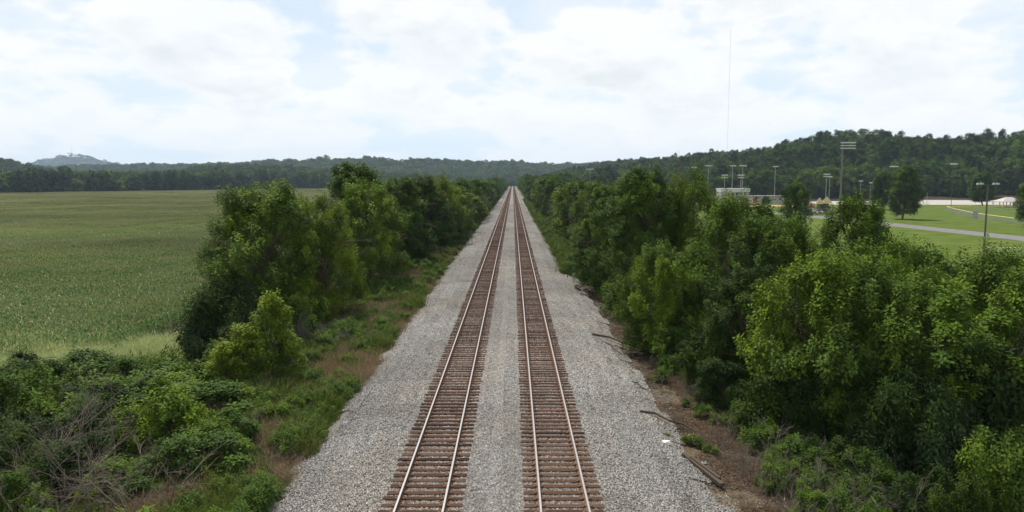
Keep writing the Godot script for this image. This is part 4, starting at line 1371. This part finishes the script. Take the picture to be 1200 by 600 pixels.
func car(at: Vector3, turn: float, paint: String, label: String, tall := 0.0) -> void:
	var t := thing("parked_car", label, "car", at, turn, "cars parked in the park")
	var s := Soup.new()
	# side outline [z, y] lofted across three widths
	var line := [[-2.2, 0.35], [-2.25, 0.75], [-1.3, 0.92], [-0.55, 1.38 + tall], [0.9, 1.42 + tall], [1.9, 1.0 + tall * 0.6], [2.2, 0.9 + tall * 0.3], [2.22, 0.35]]
	for i in line.size():
		var a: Array = line[i]
		var b: Array = line[(i + 1) % line.size()]
		var wa := 0.72 if a[1] > 1.1 else 0.88
		var wb := 0.72 if b[1] > 1.1 else 0.88
		var out := Vector3(0, b[0] - a[0], -(b[1] - a[1])).normalized()
		if out.y < 0 and i != line.size() - 1 and absf(out.y) > 0.3:
			out = -out
		s.quad(Vector3(-wa, a[1], a[0]), Vector3(wa, a[1], a[0]), Vector3(wb, b[1], b[0]), Vector3(-wb, b[1], b[0]), out)
		for sx in [-1.0, 1.0]:
			s.tri(Vector3(sx * wa, a[1], a[0]), Vector3(sx * wb, b[1], b[0]), Vector3(sx * 0.88, 0.7, 0), Vector3(sx, 0.2, 0), Vector3(sx, 0.2, 0), Vector3(sx, 0, 0))
	part("body", s.mesh(), mats[paint], t)
	var g := Soup.new()
	g.quad(Vector3(-0.68, 0.99, -1.18), Vector3(0.68, 0.99, -1.18), Vector3(0.6, 1.34 + tall, -0.62), Vector3(-0.6, 1.34 + tall, -0.62), Vector3(0, 0.6, -0.8))
	part("windscreen", g.mesh(), mats.dark_glass, t, Vector3(0, 0.02, -0.03))
	for sx in [-1.0, 1.0]:
		var w := Soup.new()
		w.hexa([Vector3(0, 0.98, -1.0), Vector3(0.03, 0.98, -1.0), Vector3(0.03, 0.98, 1.55), Vector3(0, 0.98, 1.55), Vector3(-0.09, 1.34 + tall, -0.5), Vector3(-0.06, 1.34 + tall, -0.5), Vector3(-0.06, 1.34 + tall, 0.95), Vector3(-0.09, 1.34 + tall, 0.95)])
		var o := part("side_window", w.mesh(), mats.dark_glass, t, Vector3(sx * 0.84, 0, 0))
		o.scale.x = sx
	var tyre := Soup.new()
	tyre.tube(Vector3(-0.1, 0, 0), Vector3(0.1, 0, 0), 0.33, 0.33, 14, true)
	var rim := Soup.new()
	rim.tube(Vector3(-0.11, 0, 0), Vector3(0.11, 0, 0), 0.2, 0.2, 10, true)
	for sx in [-0.8, 0.8]:
		for z in [-1.4, 1.4]:
			var wheel := part("wheel", tyre.mesh(), mats.tyre, t, Vector3(sx, 0.33, z))
			part("rim", rim.mesh(), mats.galvanised, wheel)
	for sx in [-0.65, 0.65]:
		var l := Soup.new()
		l.box(Vector3.ZERO, Vector3(0.3, 0.14, 0.06))
		part("headlight", l.mesh(), mats.lamp_white, t, Vector3(sx, 0.68, -2.26))


func fence(called: String, label: String, points: Array, tall: float, top: String) -> void:
	var t := thing(called, label, "fence", Vector3(points[0][0], -3.0, -points[0][1]))
	var o := t.position
	var post := Soup.new()
	post.tube(Vector3(0, -0.2, 0), Vector3(0, tall, 0), 0.045, 0.045, 6, true)
	var post_mesh := post.mesh()
	var wire := Soup.new()
	for i in points.size() - 1:
		var a := Vector3(points[i][0], -3.0, -points[i][1]) - o
		var b := Vector3(points[i + 1][0], -3.0, -points[i + 1][1]) - o
		var n := maxi(1, int(round((b - a).length() / 3.0)))
		for k in n:
			var p := a.lerp(b, float(k) / n)
			var q := a.lerp(b, float(k + 1) / n)
			part("post", post_mesh, mats.galvanised, t, p)
			var m := Soup.new()
			m.tube(p + Vector3.UP * (tall + 0.03), q + Vector3.UP * (tall + 0.03), 0.10 if top == "yellow_plastic" else 0.05, 0.10 if top == "yellow_plastic" else 0.05, 6)
			part("top_cap" if top == "yellow_plastic" else "top_rail", m.mesh(), mats[top], t)
			for w in 12:
				var u := p.lerp(q, w / 12.0)
				var u2 := p.lerp(q, (w + 1.0) / 12.0)
				wire.tube(u, u2 + Vector3.UP * tall, 0.008, 0.008, 3)
				wire.tube(u2, u + Vector3.UP * tall, 0.008, 0.008, 3)
	var net := part("chain_link", wire.mesh(), mats.galvanised, t)
	net.set_meta("kind", "stuff")


func make_park() -> void:
	structure("lawn", polygon([[34.0, 85.0], [34.0, 430.0], [150.0, 452.0], [420.0, 452.0], [420.0, 150.0], [160.0, 85.0]], -2.72), mats.lawn, "mown green park lawn beyond the trackside trees", "lawn")
	structure("park_road", polygon([[108.0, 85.0], [117.0, 85.0], [119.5, 175.0], [116.5, 235.0], [112.0, 285.0], [104.0, 330.0], [60.0, 345.0], [60.0, 332.0], [98.0, 320.0], [104.5, 280.0], [108.0, 225.0], [110.5, 165.0]], -2.70), mats.asphalt, "grey asphalt park road curving past the lawn", "road")
	structure("parking_lot", polygon([[175.0, 402.0], [175.0, 455.0], [330.0, 535.0], [440.0, 520.0], [440.0, 396.0]], -2.69), mats.pale_gravel, "pale gravel parking lot below the wooded hill", "parking lot")
	structure("clay_infield", polygon([[119.0, 372.0], [119.0, 392.0], [144.0, 396.0], [147.0, 374.0]], -2.68), mats.clay, "orange clay infield beside the low ball park buildings", "infield")
	structure("outfield", polygon([[150.0, 218.0], [168.0, 262.0], [180.0, 296.0], [190.0, 328.0], [270.0, 334.0], [300.0, 260.0], [240.0, 180.0]], -2.69), mats.lawn_dark if mats.has("lawn_dark") else patchy("lawn_dark", Color.WHITE, [lin(0.05, 0.08, 0.018), lin(0.062, 0.096, 0.022), lin(0.078, 0.11, 0.028)], 0.01, 0.02), "darker grass outfield inside the yellow-topped fence", "outfield")
	fence("outfield_fence", "chain-link outfield fence with yellow plastic cap on top", [[148.0, 205.0], [152.0, 222.0], [160.0, 250.0], [168.0, 273.0], [178.0, 297.0], [186.0, 315.0], [192.0, 328.0], [206.0, 336.0], [270.0, 336.0]], 1.8, "yellow_plastic")
	# trees standing in the lawn
	var y := -2.75
	for a in [[1057, 257, 197, 10.0, "park_0", "leaf_green", "oval shade tree standing on the lawn beside the park road"], [1034, 246, 203, 11.0, "park_1", "leaf_green", "round shade tree behind the oval tree on the lawn"], [1151, 241, 204, 11.0, "park_1", "leaf_green", "shade tree at the edge of the pale parking lot"], [1212, 267, 203, 9.5, "park_0", "leaf_green", "dark shade tree by the outfield fence and park road"], [862, 243, 236, 4.5, "park_0", "leaf_green", "small round tree in front of the low ball park buildings"], [897, 240, 230, 4.6, "park_1", "leaf_green", "small dark tree in front of the clay infield"], [963, 250, 236, 5.0, "park_0", "leaf_green", "small dark tree beside the playground towers"]]:
		var p := spot(a[0], a[1], y)
		plant(a[4], "park_tree", a[6], "tree", "shade trees on the park lawn", p, height_at(a[2], -p.z) - y, a[3], a[5], a[0])
	# light poles [px, base row, top row, rows of lamps, lamps in a row, pole material, label]
	var pg := "floodlight poles round the ball fields"
	for a in [[1114, 244, 192, 1, 6, "dark_pole", "dark light pole between the outfield fence and the parking lot"], [1045, 240, 195, 1, 8, "wood_pole", "light pole hidden behind the shade trees on the lawn"], [1007, 240, 212, 1, 4, "galvanised", "short light pole beside the shade trees, single lamp bar"], [1019, 240, 214, 1, 3, "galvanised", "shortest light pole at the edge of the wood"], [967, 241, 204, 2, 6, "pale_pole", "pale light pole with two stacked lamp bars"], [971, 239, 207, 1, 4, "galvanised", "slim light pole just behind the pale stacked one"], [907, 240, 195, 1, 5, "pale_pole", "pale light pole above the clay infield"], [869, 243, 194, 1, 6, "galvanised", "light pole behind the press box, wide lamp bar"], [867, 245, 205, 2, 5, "pale_pole", "pale light pole in front of the press box, two lamp bars"], [857, 243, 194, 1, 5, "galvanised", "tall light pole directly behind the press box"], [848, 244, 205, 2, 5, "pale_pole", "light pole at the near corner of the press box"], [829, 240, 194, 1, 7, "galvanised", "light pole with wide lamp bar left of the press box".replace("left of", "past the low building by")], [812, 240, 196, 1, 5, "galvanised", "light pole standing among the trackside tree tops"], [691, 240, 198, 1, 7, "galvanised", "lone light pole rising from the wood beside the line"]]:
		var p := spot(a[0], a[1], y)
		light_pole(p, height_at(a[2], -p.z) - y, 0.13, a[3], a[4], a[5], a[6], pg, 0.0, 0.6)
	var tp := Vector3(across(984, 300), y, -300)
	light_pole(tp, height_at(167, 300) - y, 0.42, 3, 9, "wood_pole", "massive light tower with four rows of floodlights", "", 0.0, 0.68, 2.0)
	var np := spot(1152, 303, y)
	var t := thing("lamp_post", "dark twin-lamp post on the near lawn beside the soccer goal", "lamp post", np, 0.2)
	var tall := height_at(216, -np.z) - y
	var s := Soup.new()
	s.tube(Vector3(0, -0.2, 0), Vector3(0, tall, 0), 0.17, 0.11, 10, true)
	part("pole", s.mesh(), mats.dark_pole, t)
	s = Soup.new()
	s.box(Vector3(0, tall - 0.1, 0), Vector3(3.4, 0.12, 0.12))
	part("crossarm", s.mesh(), mats.dark_pole, t)
	for x in [-1.9, -1.2, 1.2, 1.9]:
		s = Soup.new()
		s.hexa([Vector3(-0.26, 0, -0.22), Vector3(0.26, 0, -0.22), Vector3(0.26, 0, 0.22), Vector3(-0.26, 0, 0.22), Vector3(-0.18, 0.3, -0.15), Vector3(0.18, 0.3, -0.15), Vector3(0.18, 0.3, 0.15), Vector3(-0.18, 0.3, 0.15)])
		part("lamp_head", s.mesh(), mats.grey_paint, t, Vector3(x, tall - 0.05, 0))
	# soccer goal
	var gp := spot(1154, 304, y)
	t = thing("soccer_goal", "white framed soccer goal at the foot of the twin-lamp pole", "soccer goal", gp, -0.15)
	var fr := Soup.new()
	fr.tube(Vector3(0.3, 0, 0), Vector3(0.3, 2.0, 0), 0.06, 0.06, 8, true)
	fr.tube(Vector3(5.3, 0, 0), Vector3(5.3, 2.0, 0), 0.06, 0.06, 8, true)
	fr.tube(Vector3(0.24, 2.0, 0), Vector3(5.36, 2.0, 0), 0.06, 0.06, 8, true)
	part("frame", fr.mesh(), mats.white_paint, t)
	var back := Soup.new()
	for x in [0.3, 5.3]:
		back.tube(Vector3(x, 2.0, 0), Vector3(x, 0.0, -1.6), 0.035, 0.035, 6)
	back.tube(Vector3(0.3, 0.03, -1.6), Vector3(5.3, 0.03, -1.6), 0.035, 0.035, 6)
	part("back_frame", back.mesh(), mats.galvanised, t)
	var net := Soup.new()
	for i in 26:
		net.tube(Vector3(0.3 + i * 0.2, 2.0, 0), Vector3(0.3 + i * 0.2, 0, -1.6), 0.006, 0.006, 3)
	for i in 11:
		net.tube(Vector3(0.3, 2.0 - i * 0.2, -0.16 * i), Vector3(5.3, 2.0 - i * 0.2, -0.16 * i), 0.006, 0.006, 3)
	part("net", net.mesh(), mats.white_paint, t)
	# scoreboard
	var sp := spot(1142, 261, y)
	t = thing("scoreboard", "tall narrow grey scoreboard behind the yellow-topped fence", "scoreboard", sp, 0.4)
	s = Soup.new()
	s.box(Vector3(0, 2.5, 0), Vector3(2.0, 2.6, 0.3))
	part("board", s.mesh(), mats.grey_paint, t)
	for x in [-0.75, 0.75]:
		s = Soup.new()
		s.tube(Vector3(x, -0.1, -0.22), Vector3(x, 3.7, -0.22), 0.08, 0.08, 8, true)
		part("post", s.mesh(), mats.pale_pole, t)
	# picnic pavilion
	var vp := spot(1181, 243, y)
	t = thing("picnic_pavilion", "open picnic pavilion with a grey hipped roof", "pavilion", vp, 0.1)
	s = Soup.new()
	var w := 6.0
	var dp := 4.0
	for f in [[Vector3(-w, 2.9, dp), Vector3(w, 2.9, dp), Vector3(1.4, 5.0, 0), Vector3(-1.4, 5.0, 0), Vector3(0, 1, 0.6)], [Vector3(-w, 2.9, -dp), Vector3(w, 2.9, -dp), Vector3(1.4, 5.0, 0), Vector3(-1.4, 5.0, 0), Vector3(0, 1, -0.6)]]:
		s.quad(f[0], f[1], f[2], f[3], f[4].normalized())
	for sx in [-1.0, 1.0]:
		s.tri(Vector3(sx * w, 2.9, -dp), Vector3(sx * w, 2.9, dp), Vector3(sx * 1.4, 5.0, 0), Vector3(sx * 0.6, 1, 0).normalized(), Vector3(sx * 0.6, 1, 0).normalized(), Vector3(sx * 0.6, 1, 0).normalized())
	part("roof", s.mesh(), mats.roof_grey, t)
	s = Soup.new()
	s.box(Vector3(0, 2.8, 0), Vector3(w * 2 - 0.2, 0.18, dp * 2 - 0.2))
	part("eaves", s.mesh(), mats.white_paint, t)
	for x in [-5.4, -1.8, 1.8, 5.4]:
		for z in [-3.4, 3.4]:
			s = Soup.new()
			s.box(Vector3(x, 1.35, z), Vector3(0.28, 2.7, 0.28))
			part("post", s.mesh(), mats.cream_paint, t)
	s = Soup.new()
	for x in [-3.6, 3.6]:
		s.box(Vector3(x, 0.5, 3.4), Vector3(3.3, 0.9, 0.12))
	part("low_wall", s.mesh(), mats.red_paint, t)
	# press box: two storeys, a row of windows above
	var bp := spot(858, 243, y)
	var d0 := -bp.z
	var px := d0 / FOCAL
	t = thing("press_box", "pale two-storey press box with a row of dark windows", "building", bp, 0.0)
	s = Soup.new()
	s.box(Vector3(0, 4.4, 0), Vector3(33 * px, 8.8, 8.0))
	part("wall", s.mesh(), mats.cream_paint, t)
	s = Soup.new()
	s.box(Vector3(0, 9.0, 0), Vector3(34 * px, 0.5, 9.0))
	s.box(Vector3(0, 8.1, 0.4), Vector3(33.6 * px, 1.2, 8.2))
	part("roof", s.mesh(), mats.white_paint, t)
	for i in 5:
		window_part(t, Vector3(-7.2 * px + i * 4.6 * px, 6.5, 4.05), 2.6 * px, 1.6)
	s = Soup.new()
	s.box(Vector3(0, 4.4, 4.1), Vector3(33.2 * px, 0.35, 0.5))
	part("balcony_ledge", s.mesh(), mats.grey_paint, t)
	s = Soup.new()
	s.box(Vector3(9.0 * px, 1.1, 4.03), Vector3(1.2, 2.2, 0.08))
	part("door", s.mesh(), mats.grey_paint, t)
	# low buildings
	for a in [[899, 241, 38.0, 4.0, "long low grey dugout building beyond the clay infield", true], [836, 242, 16.0, 3.4, "small low shed next to the press box", false]]:
		var q := spot(a[0], a[1] - 3, y)
		t = thing("low_building", a[4], "building", q)
		var l: float = a[2] * -q.z / FOCAL
		s = Soup.new()
		s.box(Vector3(0, a[3] / 2, 0), Vector3(l, a[3], 6.0))
		part("wall", s.mesh(), mats.cream_paint, t)
		s = Soup.new()
		s.box(Vector3(0, a[3] + 0.15, 0.2), Vector3(l + 1.0, 0.35, 7.2))
		part("roof", s.mesh(), mats.roof_grey, t)
		if a[5]:
			s = Soup.new()
			s.box(Vector3(-l * 0.42, 1.6, 3.05), Vector3(2.2, 3.0, 0.1))
			part("door", s.mesh(), mats.red_paint, t)
			for i in 4:
				window_part(t, Vector3(-l * 0.2 + i * l * 0.18, 2.2, 3.05), 1.8, 0.9)
		else:
			window_part(t, Vector3(0, 2.0, 3.05), 1.6, 0.9)
	# playground towers with pointed roofs
	for a in [[959.5, 251, 231, 4.0, "sand_roof", "smaller sand-coloured playground tower roof beside the red slide"], [968, 251, 230, 5.4, "sand_roof", "larger sand-coloured pointed playground tower"], [950, 252, 238, 4.0, "red_paint", "red pointed playground tower with a slide"]]:
		var q := spot(a[0], a[1], y)
		var top := height_at(a[2], -q.z) - y
		t = thing("playground_tower", a[5], "playground", q, 0.3, "playground towers")
		s = Soup.new()
		var hw: float = a[3] * 0.3
		s.tube(Vector3(0, top * 0.6, 0), Vector3(0, top, 0), hw * 1.6, 0.02, 4)
		part("roof", s.mesh(), mats[a[4]], t)
		for c in [[-1, -1], [1, -1], [1, 1], [-1, 1]]:
			s = Soup.new()
			s.box(Vector3(c[0] * hw, top * 0.31, c[1] * hw), Vector3(0.16, top * 0.62, 0.16))
			part("post", s.mesh(), mats.wood_pole, t)
		s = Soup.new()
		s.box(Vector3(0, top * 0.3, 0), Vector3(hw * 2, 0.15, hw * 2))
		part("deck", s.mesh(), mats.wood_pole, t)
		s = Soup.new()
		s.box(Vector3(hw + 1.1, top * 0.15, 0), Vector3(2.6, 0.12, 0.7), Basis(Vector3(0, 0, 1), -0.62))
		part("slide", s.mesh(), mats.red_paint if a[4] == "red_paint" else mats.grey_paint, t)
	# cars
	for a in [[1087, 234, 0.9, "car_dark", "dark car alone on the pale parking lot", 0.25], [957, 250, 1.5, "car_white", "white car parked beside the playground", 0.0], [946, 249, 1.4, "car_dark", "dark car parked next to the white one", 0.2], [985, 249, 1.7, "car_silver", "silver car parked past the playground towers", 0.0], [993, 248, 1.2, "car_red", "dark red car next to the silver one", 0.1]]:
		car(spot(a[0], a[1], -2.69), a[2], a[3], a[4], a[5])
	# a thin sign pole on the lot
	var fp := spot(1085.5, 241, y)
	t = thing("lot_pole", "thin grey pole in front of the dark car", "pole", fp)
	s = Soup.new()
	s.tube(Vector3.ZERO, Vector3(0, 7.0, 0), 0.09, 0.07, 8, true)
	part("pole", s.mesh(), mats.galvanised, t)


func lattice(tall: float, w: float, pitch: float, thick: float) -> ArrayMesh:
	var s := Soup.new()
	var legs := [Vector3(w * 0.577, 0, 0), Vector3(-w * 0.289, 0, w * 0.5), Vector3(-w * 0.289, 0, -w * 0.5)]
	for l in legs:
		s.tube(l, l + Vector3.UP * tall, thick, thick, 5)
	var y := 0.0
	while y < tall - pitch:
		for k in 3:
			s.tube(legs[k] + Vector3.UP * y, legs[(k + 1) % 3] + Vector3.UP * (y + pitch), thick * 0.5, thick * 0.5, 3)
		y += pitch
	return s.mesh()


func make_masts() -> void:
	var d := 1400.0
	var x := across(851, d, 0.0)
	var y := land(x, d)
	var t := thing("radio_mast", "very tall thin lattice radio mast rising behind the wooded hill", "mast", Vector3(x, y, -d))
	var tall := height_at(33, d) - y
	part("lattice", lattice(tall, 0.9, 1.5, 0.05), mats.pale_pole, t)
	for k in 3:
		var g := Soup.new()
		var a := k * TAU / 3.0 + 0.4
		for h in [0.33, 0.66, 0.95]:
			g.tube(Vector3(0, tall * h, 0), Vector3(cos(a) * 170.0, 0, sin(a) * 170.0), 0.02, 0.02, 3)
		part("guy_wire", g.mesh(), mats.galvanised, t)
	d = 6100.0
	x = across(85, d, 100.0)
	y = land(x, d)
	t = thing("hill_mast", "faint mast on top of the pale blue distant hill", "mast", Vector3(x, y, -d))
	part("lattice", lattice(height_at(171, d) - y, 5.0, 8.0, 0.28), mats.pale_pole, t)
